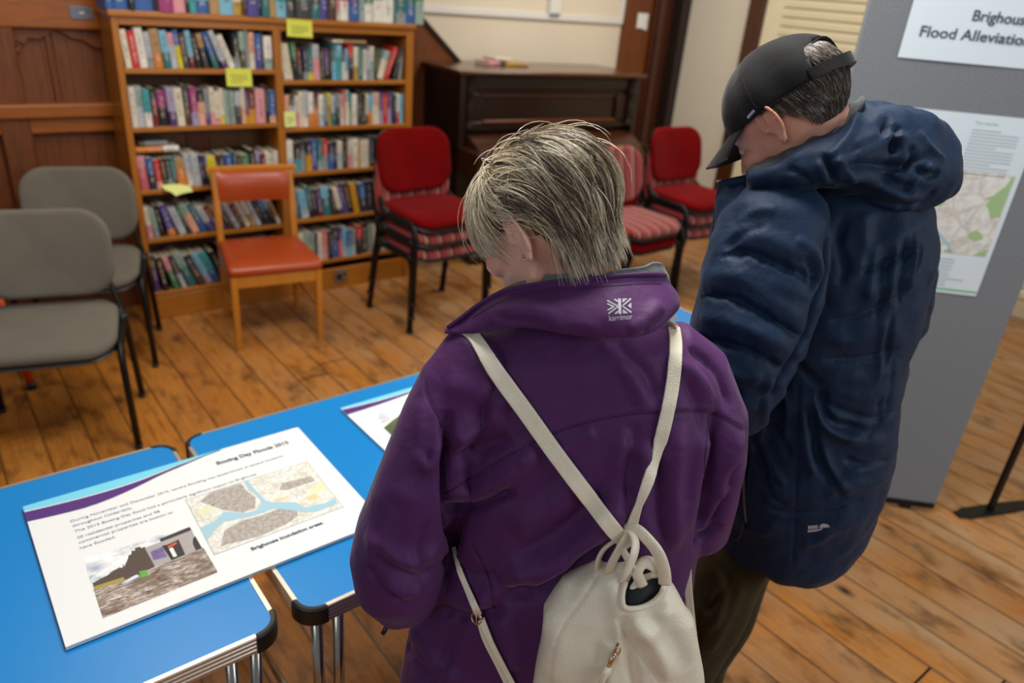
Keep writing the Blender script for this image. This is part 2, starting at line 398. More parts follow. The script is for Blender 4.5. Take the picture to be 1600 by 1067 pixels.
for z in RS: bcbuild(MB().box2((1.602, BY+.003, z-.024), (BX1-.045, BY+BD-.012, z)), 'shelf', M_pine, bevel=.003)

PAL = dict(white='e6e2d8', cream='ddd3bb', ivory='d9cfc0', grey='8f9696', silver='b6bcc4', charcoal='37393d', black='121216', navy='18233f', blue='2a5a9c',
           sky='78b4cc', teal='1d6a70', turquoise='3f9aa4', green='3f7a50', sage='93aba0', olive='4a4a2a', yellow='d8c81e', mustard='cf9318', orange='d07a2c',
           peach='e0a58a', red='c2262a', maroon='6a1a20', pink='d9959c', rose='c8606c', magenta='9a3070', lilac='a498b8', purple='4e2e6a', violet='464088', brown='4e2f1e', tan='b08a5a', gold='b8923a')
ORD = ['zeroth', 'first', 'second', 'third', 'fourth', 'fifth', 'sixth', 'seventh', 'eighth', 'ninth', 'tenth', 'eleventh', 'twelfth', 'thirteenth', 'fourteenth', 'fifteenth', 'sixteenth', 'seventeenth', 'eighteenth', 'nineteenth', 'twentieth'] + ['twenty-'+x for x in ('first', 'second', 'third', 'fourth', 'fifth', 'sixth', 'seventh', 'eighth', 'ninth')] + ['thirtieth', 'thirty-first', 'thirty-second', 'thirty-third', 'thirty-fourth', 'thirty-fifth', 'thirty-sixth']
rng = random.Random(7)
def make_book(name, w, h, d, col, sec, loc, roty, label, group, rotx=0.0, rotz=0.0, cat='book'):
    r = w/2; q = MB()
    # cover: rounded spine in front, two boards
    n = 5; ring = []
    for i in range(n+1):
        a = PI*i/n; ring.append((-r*math.cos(a), -min(.006, r*.5)*math.sin(a)))
    t = .0016
    outer = [(-r, d)] + ring + [(r, d)]
    inner = [(r-t, d), (r-t, .004), (-r+t, .004), (-r+t, d)]
    q.prism(outer+inner, 0, h, lambda a, b, hh: (a, b, hh))
    o = q.build(name, M_book, loc=loc); o.rotation_euler = (rotx, roty, rotz)
    o.color = lin(PAL[col]); o['second'] = [float(x) for x in lin(PAL[sec])]
    MB().box2((-r+t, .005, .003), (r-t, d-.003, h-.003)).build('pages', M_pages, o)
    return tag(o, label, cat, group)
def fill_shelf(spec, x0, x1, z, hmax, where, group, y=BY+.012, d=.135):
    items = []
    for tok in spec.split():
        lean = 0.0
        if '@' in tok: tok, l = tok.split('@'); lean = float(l)
        c, wd = tok.split(':'); sec = c
        if '/' in c: c, sec = c.split('/')
        items.append([c, sec, float(wd), math.radians(lean), hmax*rng.uniform(.84, 1.0)])
    def layout(k):
        L = []; R = x0; pt = 0.0
        for c, s, wd, th, h in items:
            L0 = R + max(0.0, h*1.02*(math.tan(th)-math.tan(pt))) if L else x0 + max(0, h*math.tan(th))*.4
            R0 = L0 + wd*k/math.cos(th) + .0008; L.append((L0, R0)); R = R0; pt = th
        return L, R + max(0.0, -items[-1][4]*math.tan(items[-1][3]))
    lo, hi = .0001, .01
    for _ in range(40):
        k = (lo+hi)/2
        if layout(k)[1] > x1-.002: hi = k
        else: lo = k
    L, _ = layout(lo)
    for i, ((c, s, wd, th, h), (L0, R0)) in enumerate(zip(items, L)):
        wr = wd*lo
        ox = (L0+wr/2*math.cos(th)) if th >= 0 else (R0-.0008-wr/2*math.cos(th)); oz = wr/2*abs(math.sin(th))
        desc = c if s == c else c+' and '+s
        lean = ' leaning' if abs(th) > .2 else ''
        make_book('book', wr, h, d*rng.uniform(.9, 1.08), c, s, (ox, y+rng.uniform(-.006, .012), z+oz+.0006), -th,
                  '%s%s book, %s from left %s' % (desc, lean, ORD[i+1], where), group)
T = 'cream:50@4 red:60@4 white:65@4 silver/grey:45@4 tan/orange:70@4 sky/teal:60@4 pink/silver:50@4 blue/yellow:40@5 brown/charcoal:50@5 sky/maroon:45@5 black:45@7 tan/charcoal:45@10 blue/teal:50@17 silver/purple:45@20 ivory/white:55@21 black/grey:50@3 sage/olive:45@2 grey:30@1 peach/ivory:50 blue/violet:60 black:20 white/sage:75'
fill_shelf(T, .85, 1.558, 1.275, .187, 'on the top left-bay shelf', 'books on the top left shelf')
T = 'ivory:50 sage/silver:55 turquoise/white:55 black/maroon:55 magenta/black:75@1 lilac/purple:65@2 cream:65@2 charcoal/brown:55@1 magenta/lilac:60@1 black/peach:60 grey/violet:45 ivory/pink:45 cream/pink:45 cream/yellow:40 sage:45 sage/grey:45 silver/charcoal:50 ivory/peach:40 purple/mustard:32 maroon/mustard:60 pink:90 black:38 blue/peach:62'
fill_shelf(T, .85, 1.558, 1.006, .19, 'on the second left-bay shelf', 'books on the second left shelf')
T = 'pink/rose:66@3 blue/navy:55@3 red/peach:48@3 brown/black:45@4 charcoal/grey:35@4 teal/charcoal:45@4 tan/orange:75@4 silver/ivory:50@5 silver:60@5 navy:38@5 violet/navy:30@5 yellow:75@5 maroon:28@5 charcoal/grey:52@4 blue/sky:72@3 teal/black:25@3 brown/black:35@2 green:75@1 black/maroon:55 lilac/violet:38 maroon/white:45 white:38 cream:36 ivory/peach:45'
fill_shelf(T, .85, 1.558, .70, .168, 'on the middle left-bay shelf', 'books on the middle left shelf')
T = 'cream/pink:35@4 sage/grey:35@6 black:25@8 violet/orange:50@13 silver:48@18 green/charcoal:20@21 sage/peach:50@22 teal/blue:42@24 silver/violet:45@25 maroon/purple:40@26 tan/purple:35@26 grey/brown:40@26 silver/grey:38@25 maroon/brown:40@24 cream:36@24 ivory/tan:36@24 silver:36@23 black:34@22 blue/navy:36@22 sky/black:34@22 tan/ivory:30@22'
fill_shelf(T, .85, 1.558, .449, .17, 'on the fourth left-bay shelf', 'books on the fourth left shelf')
T = 'charcoal/purple:35@3 brown/black:40@7 pink/green:40@14 charcoal/silver:35@17 sage/teal:62@20 navy/brown:50@21 sky/lilac:46@22 turquoise/blue:62@22 black:40@18 black/grey:60@8 navy:40@5 black:40@3 white:50 sage:45 green/sage:45 white/cream:45 cream:40 black/green:50 silver:40'
fill_shelf(T, .85, 1.558, .155, .205, 'on the bottom left-bay shelf', 'books on the bottom left shelf')
T = 'cream/ivory:48@8 cream:48@8 green/black:50@5 maroon/charcoal:50@3 navy/grey:46@2 teal/yellow:56@2 silver/pink:72@2 black/olive:45@1 purple/black:55@1 black:28 teal/sky:45 sky/turquoise:62 charcoal/ivory:34 sky/ivory:42 red/navy:58 cream/gold:50 teal:62 ivory/white:48 silver/grey:44 ivory/sage:44 olive/black:25@-3 sage/cream:66@-19 red:56@-22 black:30@-14 brown/grey:36@-6'
fill_shelf(T, 1.606, 2.342, 1.222, .185, 'on the top right-bay shelf', 'books on the top right shelf')
T = 'peach/ivory:44 charcoal/silver:52 ivory/pink:46 cream:42 silver/white:42 white/orange:50 maroon/orange:55 white/silver:56 grey/teal:24 yellow/gold:44 silver/teal:44 grey/charcoal:36 pink/ivory:36 rose/pink:24 sage/cream:34 teal/sage:28 white/ivory:52 black/charcoal:42 black/brown:44 cream/olive:36 sky/orange:42 silver/ivory:30 peach/cream:50 violet/lilac:32 red:56 purple/lilac:48 charcoal/navy:40 white/red:42 sky:46'
fill_shelf(T, 1.606, 2.342, .977, .19, 'on the second right-bay shelf', 'books on the second right shelf')
T = 'white/silver:58 gold:14 black/turquoise:60 charcoal/grey:56 navy/mustard:52 blue/violet:62 teal/sage:46 red/grey:56 navy/blue:52 black:40 cream/silver:56 black/olive:54 ivory/pink:44 white/cream:66 gold:20 cream/ivory:50 ivory:46 navy/charcoal:56 black:44 blue/grey:50 cream/peach:40 maroon:44 grey:50 navy:50 silver:40'
fill_shelf(T, 1.606, 2.342, .732, .178, 'on the middle right-bay shelf', 'books on the middle right shelf')
T = 'black:44@4 grey/teal:36@6 sky/silver:66@9 teal/black:40@9 charcoal/black:40@8 purple/maroon:48@8 sky/teal:70@8 black:28@10 ivory/charcoal:46@14 purple/violet:46@15 brown/black:52@13 mustard:52@11 blue/navy:70@7 navy:44@4 black:44@3 silver:44@2 maroon:44 grey:44 black:44 blue:40 ivory:40'
fill_shelf(T, 1.606, 2.342, .461, .185, 'on the fourth right-bay shelf', 'books on the fourth right shelf')
T = 'silver/grey:40 ivory/cream:40 cream:38 sage/yellow:56 grey/sage:36 black:18 cream/ivory:42 rose/pink:56 black:36 navy/blue:54 purple/rose:32 sky/silver:46 blue/sky:52 grey/silver:36 red/black:58 black/charcoal:62 sage/grey:44 white:40 peach/orange:44 silver:40 navy:44 mustard:36 teal:44 black:40'
fill_shelf(T, 1.606, 2.342, .195, .19, 'on the bottom right-bay shelf', 'books on the bottom right shelf')
T = 'navy/blue:60 violet/blue:120 black:44 navy/blue:150 black:40 magenta:122 lilac/pink:104 black:30 blue/turquoise:60 sky/blue:116 cream/tan:88 blue/sky:122 cream/gold:86 black/brown:36 blue/violet:112 black:28 teal:72 peach/tan:60 turquoise/sky:100 black/charcoal:100 teal/charcoal:160 charcoal/teal:90 olive/violet:85 black/brown:86 pink/ivory:44 red/white:90 violet/blue:108 sage:66 green/white:100 blue/white:96 white:138 charcoal/teal:20 teal/grey:130 teal/blue:110 green/sage:100'
fill_shelf(T, .80, 2.45, 1.5255, .235, 'along the bookcase top', 'books standing along the bookcase top', y=BY-.005, d=.16)
# flat books lying over rows
o = make_book('book', .026, .20, .13, 'white', 'orange', (.852, BY+.03, .893), PI/2, 'white and orange book lying flat on the middle-left row', 'books on the middle left shelf'); 
o = make_book('book', .022, .13, .13, 'grey', 'olive', (.875, BY+.05, .918), PI/2, 'dark olive book lying flat, topmost at the left of the middle row', 'books on the middle left shelf')
o = make_book('book', .016, .20, .13, 'tan', 'cream', (1.90, BY+.03, 1.419), PI/2, 'thin tan book lying flat over the top right row', 'books on the top right shelf')

# sticky notes on the bookcase
def note(cx, z0, wd, ht, y, m, label, tilt=0.0):
    o = MB().grid(lambda u, v: (wd*(u-.5), -.0015-.006*(1-v)**2, -ht*(1-v)), 6, 6).build('sticky_note', m, loc=(cx, y, z0+ht)); o.rotation_euler = (0, tilt, 0)
    s = o.modifiers.new('solid', 'SOLIDIFY'); s.thickness = .0008
    ln = MB()
    for i, (a, b) in enumerate(((-.36, .3), (-.3, .34), (-.36, .12))): ln.box2((a*wd, -.0085+.003*0, -ht*(.4+.18*i)), (b*wd, -.0078, -ht*(.4+.18*i)+.0025))
    ln.build('handwriting', plain('pencil_grey', '6c7050', .7), o)
    return tag(o, label, 'note', 'yellow notes on the bookcase')
note(1.698, 1.438, .138, .082, BY-.013, M_note, 'yellow sticky note hanging from the top rail at the bookcase divider', .03)
note(1.371, 1.194, .128, .086, BY-.001, M_note, 'yellow sticky note stuck on the top left shelf edge', .02)
note(1.628, .985, .062, .078, BY-.0, M_note2, 'small pale yellow note on the second right shelf by the divider')
o = MB().grid(lambda u, v: (.15*(u-.5)*(1-.25*abs(2*v-1)), .10*(v-.5), .012*math.sin(PI*u)*(.3+.7*v)-.014*(v < .2)*(.2-v)*5), 12, 8).build('sticky_note', M_note2, loc=(1.015, BY+.0, .7055), rot=(.25, 0, .5))
o.modifiers.new('solid', 'SOLIDIFY').thickness = .0008
tag(o, 'pale yellow curled note lying on the middle left shelf edge', 'note', 'yellow notes on the bookcase')
# ------------------------------------------------------------------ piano
pa = thing('upright_piano', 'dark wooden upright piano against the plaster wall behind the chairs', 'piano', (2.903, 4.191, 0), math.radians(-5.1))
PWd, PDp, PH = 1.57, .62, 1.25
MB().box2((-.03, -.025, PH-.028), (PWd+.03, PDp, PH)).build('lid', wood('piano_lid_veneer', '5a2c12', '3a1a09', 'X', .25, 7, .5, '1a0a04'), pa, bevel=.008)
MB().box2((0, 0, .06), (.045, PDp-.01, PH-.028)).build('side_panel', M_pianoV, pa, bevel=.004)
MB().box2((PWd-.045, 0, .06), (PWd, PDp-.01, PH-.028)).build('side_panel', M_pianoV, pa, bevel=.004)
MB().box2((.045, .10, .06), (PWd-.045, PDp-.02, PH-.028)).build('case', M_piano, pa)
uf = MB(); uf.box2((.05, .02, 1.13), (PWd-.05, .10, 1.215)); uf.box2((.05, .035, 1.10), (PWd-.05, .10, 1.13)); uf.box2((.05, .03, .86), (PWd-.05, .10, .915))
uf.box2((.05, .03, .915), (.19, .10, 1.10)); uf.box2((PWd-.19, .03, .915), (PWd-.05, .10, 1.10)); uf.box2((.19, .06, .915), (PWd-.19, .10, 1.10))
uf.build('front_panel', M_piano, pa, bevel=.006)
md = MB(); md.box2((.20, .02, .905), (PWd-.20, .06, .925)); md.box2((.20, .045, 1.08), (PWd-.20, .06, 1.095)); md.build('moulding', wood('piano_moulding', '6a3014', '4a200c', 'X', .3, 7, .4), pa, bevel=.004)
for x in (.075, PWd-.075):
    c = MB(); prof = [(.88, .038), (.90, .038), (.905, .026), (.93, .022), (.96, .028), (1.02, .026), (1.08, .022), (1.10, .026), (1.105, .038), (1.15, .040), (1.155, .030), (1.17, .034), (1.19, .034), (1.21, .040)]
    c.rings([[(x+r*math.cos(2*PI*j/14), .012+r*math.sin(2*PI*j/14), z) for j in range(14)] for z, r in prof]); c.build('column', M_pianoV, pa, autosmooth=40)
kb = MB(); kb.box2((0, -.27, .60), (PWd, .10, .665)); kb.box2((0, -.27, .665), (.07, .10, .76)); kb.box2((PWd-.07, -.27, .665), (PWd, .10, .76)); kb.build('key_bed', wood('piano_key_bed', '3a1b0a', '220e05', 'X', .35, 6, .2), pa, bevel=.008)
fb = MB(); n = 10
prof = [(-.255, .665)]+[(-.255+.30*i/n, .70+.13*math.sin(PI/2*i/n)) for i in range(n+1)]+[(.045, .665)]
fb.prism(prof, .07, PWd-.07, lambda a, b, h: (h, a, b)); fb.build('fallboard', wood('piano_fallboard', '482310', '2c1307', 'X', .3, 6, .3), pa, autosmooth=30)
for x in (.045, PWd-.045):
    l = MB(); prof = [(.0, .05), (.06, .05), (.08, .032), (.14, .028), (.3, .036), (.42, .044), (.5, .034), (.54, .046), (.60, .046)]
    l.rings([[(x+r*math.cos(2*PI*j/14), -.22+r*math.sin(2*PI*j/14), z) for j in range(14)] for z, r in prof]); l.build('leg', M_pianoV, pa, autosmooth=40)
MB().box2((.045, .05, .06), (PWd-.045, .10, .60)).build('lower_panel', M_piano, pa, bevel=.004)
MB().box2((-.01, -.26, 0), (PWd+.01, PDp-.02, .06)).build('plinth', M_piano, pa, bevel=.006)
# books / leaflets lying on the piano
for i, (x, y, z, rz, c, s, w_, h_, lb) in enumerate([(3.30, 4.44, 1.25, .3, 'brown', 'pink', .03, .19, 'dark maroon book lying open-edged at the left of the pile on the piano'),
        (3.47, 4.46, 1.25, -.2, 'tan', 'gold', .022, .18, 'tan book lying flat at the right of the pile on the piano'),
        (3.40, 4.50, 1.282, .15, 'white', 'cream', .015, .17, 'pale booklet topmost on the pile on the piano')]):
    o = make_book('book', w_, h_, .13, c, s, (x, y, z+w_/2+.001), PI/2, lb, 'books lying on the piano'); o.rotation_euler = (0, PI/2, rz)

# ------------------------------------------------------------------ stacking conference chairs
def pad(w, h, t, r, curve, dish=0.0, n=14):
    """upholstered pad, outline rounded rectangle in (x,z), thickness along y; bowed by curve"""
    mb = MB(); prof = [(0.0, 0.90), (.25, .97), (.55, 1.0), (.8, .975), (.95, .90), (1.0, .80), (1.02, .5), (1.02, .0)]
    rings = []
    for f, s in [(0.0, .955), (.12, .985), (.3, 1.0), (.6, 1.0), (.82, .975), (.96, .93), (1.0, .86), (1.03, .6), (1.035, .25)]:
        rr = []
        for a, b in rrect(w*s, h*s-(1-s)*(w-h)*0, r*s, 7):
            y = f*t
            rr.append((a, -(y) + curve*(1-(2*a/w)**2)*0 - curve*((2*a/w)**2), b))
        rings.append(rr)
    mb.rings(rings)
    return mb
def conf_chair(name, label, loc, rz, seat_m, back_m, group=None):
    t = thing(name, label, 'chair', loc, rz, group)
    # backrest pad: w .46 h .29, faces -y, concave
    MX = Matrix.Translation((0, .245, .668)) @ Matrix.Rotation(math.radians(-12), 4, 'X')
    pad(.475, .345, .035, .115, .045).xform(MX).build('backrest', back_m, t, autosmooth=60)
    pad(.470, .340, .012, .112, .045).xform(Matrix.Translation((0, .258, .666)) @ Matrix.Rotation(math.radians(-12), 4, 'X')).build('back_shell', M_blackp, t, autosmooth=60)
    # seat: lies flat, front edge droops
    def seatmb(t0, z0, w, d, h):
        mb = MB(); rings = []
        for f, s in [(0.0, .97), (.3, 1.0), (.65, .995), (.88, .96), (1.0, .88), (1.06, .55), (1.08, .2)]:
            rr = []
            for a, b in rrect(w*s, d*s, .10*s, 7):
                fr = max(0, (-b-d*.25)/(d*.25)); bk = max(0, (b-d*.3)/(d*.2))
                rr.append((a*(1-.05*(b/d+.5)), b, z0+f*t0-.022*fr**2+.012*bk**2+.006*(2*a/w)**2))
            rings.append(rr)
        return mb.rings(rings)
    seatmb(.042, .425, .485, .45, 0).build('seat', seat_m, t, autosmooth=60)
    seatmb(.012, .408, .478, .442, 0).build('seat_shell', M_blackp, t, autosmooth=60)
    for sx in (-1, 1):
        # front-leg - side rail - rear leg as one bent tube
        pts = [(sx*.262, -.205, .012), (sx*.252, -.20, .36), (sx*.25, -.185, .405), (sx*.248, -.15, .425), (sx*.246, .10, .425), (sx*.246, .135, .405), (sx*.25, .155, .36), (sx*.262, .215, .012)]
        MB().tube(pts, [.021]*8, 10, flat=.62, side=(0, 1, 0)).build('leg_frame', M_black, t, smooth=True)
        MB().tube([(sx*.252, .06, .432), (sx*.240, .15, .455), (sx*.215, .215, .51), (sx*.19, .262, .58), (sx*.18, .287, .70)], [.018, .018, .016, .014, .012], 8, flat=.55, side=(0, 1, 0)).build('back_upright', M_black, t, smooth=True)
        MB().box((sx*.25, .10, .437), (.03, .06, .035)).build('joint_cover', M_blackp, t, bevel=.006)
        for y in (-.205, .215): MB().box((sx*.262, y, .009), (.027, .042, .018)).build('foot_cap', M_blackp, t, bevel=.004)
    for y in (-.15, .10): MB().tube([(-.25, y, .412), (.25, y, .412)], .009, 8).build('crossbar', M_black, t, smooth=True)
    return t
M_greyf = fabric('worn_grey_upholstery', '6b655b', 500, .9, .05); M_redf = fabric('red_velour', '6c0205', 300, .9, .03, .4); M_str = stripe_fabric()
conf_chair('conference_chair', 'grey fabric stacking chair nearest the table at the left edge', (.262, 3.035, 0), math.radians(-15.5), M_greyf, M_greyf)
conf_chair('conference_chair', 'grey fabric stacking chair behind the other, against the bookcase side', (.505, 3.70, 0), math.radians(-17), M_greyf, M_greyf)
def stack(x, y, rz, mats, labels, group):
    for i, (m, lb) in enumerate(zip(mats, labels)):
        c, s = math.cos(rz), math.sin(rz); dy = -.012*i
        conf_chair('conference_chair', lb, (x-s*dy, y+c*dy, .088*i), rz, m, m, group)
stack(2.19, 3.40, math.radians(3), [M_str, M_str, M_redf], ['striped chair at the bottom of the stack by the bookcase', 'striped chair in the middle of the stack by the bookcase', 'plain red chair on top of the stack by the bookcase'], 'chairs stacked beside the bookcase')
stack(3.38, 2.98, math.radians(2), [M_redf, M_str], ['plain red chair under the striped one in front of the piano', 'red striped chair on top of a stack before the piano'], 'chairs stacked in front of the piano')
stack(3.97, 3.04, math.radians(-2), [M_str, M_str, M_redf], ['striped chair at the bottom of the stack by the cream wall', 'striped chair in the middle of the stack by the cream wall', 'plain red chair on top of the stack by the cream wall'], 'chairs stacked by the cream wall')

# ------------------------------------------------------------------ orange vinyl dining chair
M_beech = wood('golden_beech', 'c27a22', 'a96516', 'Z', .35, 7, .3, '7a4410')
M_vinyl = plain('orange_vinyl', '9c3a08', .42, var=.12, vscale=5, bump=.15, bscale=220, bdist=.0008, coat=.08)
oc = thing('dining_chair', 'wooden dining chair with orange vinyl seat and back before the bookcase', 'chair', (1.318, 3.574, 0), math.radians(-9.0))
for sx in (-1, 1):
    MB().rings([[(sx*.205+a*.034, -.205+b*.034, z) for a, b in rrect(1, 1, .25, 2)] if z > .1 else [(sx*.205+a*.026, -.208+b*.026, z) for a, b in rrect(1, 1, .25, 2)] for z in (0, .2, .395)]).build('leg', M_beech, oc, autosmooth=40)
    zs = [(0, .225, .026), (.2, .205, .032), (.42, .195, .036), (.6, .215, .034), (.80, .245, .028)]
    MB().rings([[(sx*.19+a*s, y+b*s, z) for a, b in rrect(1, 1, .25, 2)] for z, y, s in zs]).build('back_leg', M_beech, oc, autosmooth=40)
    MB().box2((sx*.20-.010, -.19, .345), (sx*.20+.010, .19, .395)).build('side_rail', M_beech, oc, bevel=.003)
    MB().tube([(sx*.20, -.20, .19), (sx*.193, .20, .19)], .009, 8).build('stretcher', M_beech, oc, smooth=True)
MB().box2((-.20, -.215, .335), (.20, -.195, .395)).build('front_rail', M_beech, oc, bevel=.003)
MB().box2((-.19, .18, .345), (.19, .20, .395)).build('rear_rail', M_beech, oc, bevel=.003)
def backfn(u, v):
    return None
tp = MB(); n = 12
for i in range(1): 
    rr = []
    for k in range(n+1):
        x = -.222+.444*k/n; y = .245-.0+.018*(1-(x/.222)**2)
        rr.append([(x, y-.020, .795), (x, y+.016, .795), (x, y+.018, .812), (x, y-.0, .822), (x, y-.022, .812)])
    tp.rings(rr)
tp.build('top_rail', M_beech, oc, autosmooth=40)
bp = MB(); rr = []
for k in range(n+1):
    x = -.178+.356*k/n; y = .232+.016*(1-(x/.2)**2); e = min(1, (1-abs(x)/.178)*6+.45)
    rr.append([(x, y-.006-(.020*math.sin(PI*(j/8)**.8)*e), .80-.155*j/8-.03*(1-e)*(0)-.0) for j in range(9)] + [(x, y+.012-.03*0, .645+.155*j/8) for j in range(9)])
for r_ in rr:
    pass
bp.rings([[(p[0], p[1]-(.80-p[2])*.13, p[2]) for p in r_] for r_ in rr]); bp.build('backrest', M_vinyl, oc, autosmooth=60)
sm = MB(); rings = []
def seat_outline(s, inset=0):
    o = []
    for a, b in rrect(.46*s, .44*s, .03, 4):
        wv = 1.0 - .13*(b/.44+.5); o.append((a*wv, b))
    return o
for z, s in [(.392, .95), (.402, 1.0), (.425, 1.01), (.438, .985), (.446, .93), (.448, .6), (.449, .2)]:
    rings.append([(a, b-.005, z+.010*(2*a/.46)**2*(z > .41)+(-.012 if b < -.15 and z > .41 else 0)*((-b-.15)/.07)) for a, b in seat_outline(s)])
sm.rings(rings); sm.build('seat', M_vinyl, oc, autosmooth=60)

# orange tubular leg seen under the near grey chair: a small stool beyond it
st = thing('tubular_stool', 'stool with orange tubular legs mostly hidden behind the grey chair', 'stool', (.0, 3.62, 0), .1)
M_orange = plain('orange_painted_tube', 'd2430e', .35, var=.06)
for i, (a, b) in enumerate(((.17, -.17), (.17, .15), (-.17, .15), (-.17, -.17))):
    MB().tube([(a*.80, b*.80, .44), (a*1.03, b*1.03, .03)], .016, 12).build('leg', M_orange, st, smooth=True)
    MB().tube([(a*1.03, b*1.03, .032), (a*1.045, b*1.045, 0)], .019, 12).build('foot_cap', M_blackp, st, smooth=True)
MB().rings([[(.16*s*math.cos(2*PI*j/24), .16*s*math.sin(2*PI*j/24), z) for j in range(24)] for z, s in ((.435, .9), (.44, 1), (.455, 1), (.462, .93))]).build('seat', M_pine, st, autosmooth=40)

# ------------------------------------------------------------------ folding tables
M_blue = plain('blue_laminate', '0078bd', .34, var=.03, vscale=2, bump=.04, bscale=600, bdist=.0003)
def gopak(name, label, x0, x1, y0, y1, rz, group):
    w_, d_ = x1-x0, y1-y0
    t = thing(name, label, 'table', ((x0+x1)/2, (y0+y1)/2, 0), rz, group)
    out = rrect(w_-.008, d_-.008, .036, 6)
    MB().prism(out, .672, .700, lambda a, b, h: (a, b, h)).build('table_top', M_blue, t)
    # aluminium edging: four straight profiles with ribbed face
    def edge(a, b, nx, ny):
        (ax, ay), (bx, by) = a, b; m = MB()
        prof = [(-.006, .7015), (.002, .7015), (.0035, .699), (.0035, .694), (.002, .692), (.0035, .690), (.0035, .685), (.002, .683), (.0035, .681), (.0035, .676), (.002, .674), (.0035, .672), (.0035, .665), (.001, .663), (-.006, .663)]
        m.rings([[(px+nx*o, py+ny*o, h) for o, h in prof] for px, py in (a, b)]); m.build('edge_trim', M_alu, t, autosmooth=20)
    X, Y, r = w_/2-.0035, d_/2-.0035, .040
    edge((-X+r, -Y), (X-r, -Y), 0, -1); edge((-X+r, Y), (X-r, Y), 0, 1); edge((-X, -Y+r), (-X, Y-r), -1, 0); edge((X, -Y+r), (X, Y-r), 1, 0)
    for cx, cy, a0 in ((X-r, Y-r, 0), (-X+r, Y-r, 90), (-X+r, -Y+r, 180), (X-r, -Y+r, 270)):
        m = MB(); rr = []
        for i in range(11):
            a = math.radians(a0-6+102*i/10); c, s = math.cos(a), math.sin(a)
            rr.append([(cx+c*q, cy+s*q, h) for q, h in ((r-.005, .702), (r+.002, .7025), (r+.0055, .699), (r+.006, .68), (r+.0055, .664), (r+.001, .660), (r-.005, .660))])
        m.rings(rr); m.build('corner_cap', M_blackp, t, autosmooth=40)
    for sx in (-1, 1):
        for sy in (-1, 1):
            ex = sx*(w_/2-.085)
            m = MB(); m.tube([(ex, sy*(d_/2-.035), .665), (ex-sx*.005, sy*(d_/2-.06), .02)], .0115, 12); m.build('leg', M_chrome, t, smooth=True)
            m = MB(); m.tube([(ex+sx*.045, sy*(d_/2-.035), .665), (ex+sx*.03, sy*(d_/2-.065), .02)], .0115, 12); m.build('leg', M_chrome, t, smooth=True)
            m = MB(); m.tube([(ex-sx*.005+a, sy*(d_/2-.06-b), .022-.022*k) for a, b, k in ((0, 0, 0), (0, 0, 1))], .014, 10); m.tube([(ex+sx*.03, sy*(d_/2-.065), .022), (ex+sx*.03, sy*(d_/2-.065), 0)], .014, 10); m.build('foot_cap', M_blackp, t, smooth=True)
        MB().tube([(sx*(w_/2-.085), -d_/2+.05, .12), (sx*(w_/2-.085), d_/2-.05, .12)], .009, 10).build('crossbar', M_chrome, t, smooth=True)
        MB().box((sx*(w_/2-.07), 0, .655), (.08, d_-.05, .018)).build('bracket', M_alu, t, bevel=.003)
    return t
gopak('folding_table', 'blue-topped folding table at the left with most of the poster on it', -1.487, .343, .966, 1.652, math.radians(-.2), 'blue folding tables')
gopak('folding_table', 'blue-topped folding table in front of the two people', .373, 2.198, .976, 1.664, math.radians(.9), 'blue folding tables')

# ------------------------------------------------------------------ posters on the tables
def fit_text(s, x, y, width, mat, parent, z=.0, cap=None, extrude=.0001, bold=0.0, name='lettering', fn=None):
    cu = bpy.data.curves.new(name, 'FONT'); cu.body = s; cu.size = 1.0; cu.extrude = extrude/max(1e-6, 1); cu.offset = bold; cu.resolution_u = 3
    tmp = bpy.data.objects.new('t', cu); COL.objects.link(tmp)
    dg = bpy.context.evaluated_depsgraph_get(); dg.update()
    me = bpy.data.meshes.new_from_object(tmp.evaluated_get(dg)); bpy.data.objects.remove(tmp); bpy.data.curves.remove(cu)
    n = len(me.vertices); co = np.empty(n*3); me.vertices.foreach_get('co', co); co = co.reshape(-1, 3)
    wd = co[:, 0].max()-co[:, 0].min(); k = width/wd; ky = k if cap is None else cap/.70
    out = np.empty_like(co); out[:, 0] = x+(co[:, 0]-co[:, 0].min())*k; out[:, 1] = y+co[:, 1]*ky; out[:, 2] = z+np.sign(co[:, 2])*extrude
    if fn: out = np.array([fn(*p) for p in out])
    me.vertices.foreach_set('co', out.ravel()); me.update(); me.name = name
    return link(me, name, mat, parent)
def flats(name, polys, *a, **k):
    for p in polys: flat(name, [p], *a, **k)
def flat(name, polys, m, parent, z, th=.0003, fn=None):
    mb = MB(); fn = fn or (lambda a, b, h: (a, b, h))
    for p in polys: mb.prism(p, z-th, z, fn)
    return mb.build(name, m, parent)
def sheet(w_, h_, z0, z1, curl=0.0):
    mb = MB(); mb.prism([(0, 0), (w_, 0), (w_, h_-.004), (w_-.004, h_), (0, h_)], z0, z1, lambda a, b, h: (a, b, h)); return mb
def map_mat(name, ground, urban, scale, thr=.5):
    t = NT(name); v = t.coord(); n1 = t.noise(v, scale, 5, .7); n2 = t.noise(v, scale*.28, 3)
    vo = t.n('ShaderNodeTexVoronoi', feature='DISTANCE_TO_EDGE'); vo.inputs['Scale'].default_value = scale*.5; t.l(v, vo.inputs['Vector'])
    ln = t.math('LESS_THAN', vo.outputs['Distance'], .05)
    col = t.mix(t.ramp(n2, [(thr-.03, 0.0), (thr+.06, 1.0)]), ground, urban)
    col = t.mix(t.ramp(n1, [(.45, 0.0), (.62, .45)]), col, 'a79c90')
    col = t.mix(t.math('MULTIPLY', ln, .4), col, 'b0a898'); t.base(col); t.setv(Roughness=.55); return t.m
M_cyan = plain('cyan_print', '6ec6dc', .5, var=.02); M_purp = plain('purple_print', '4a2370', .5, var=.03)
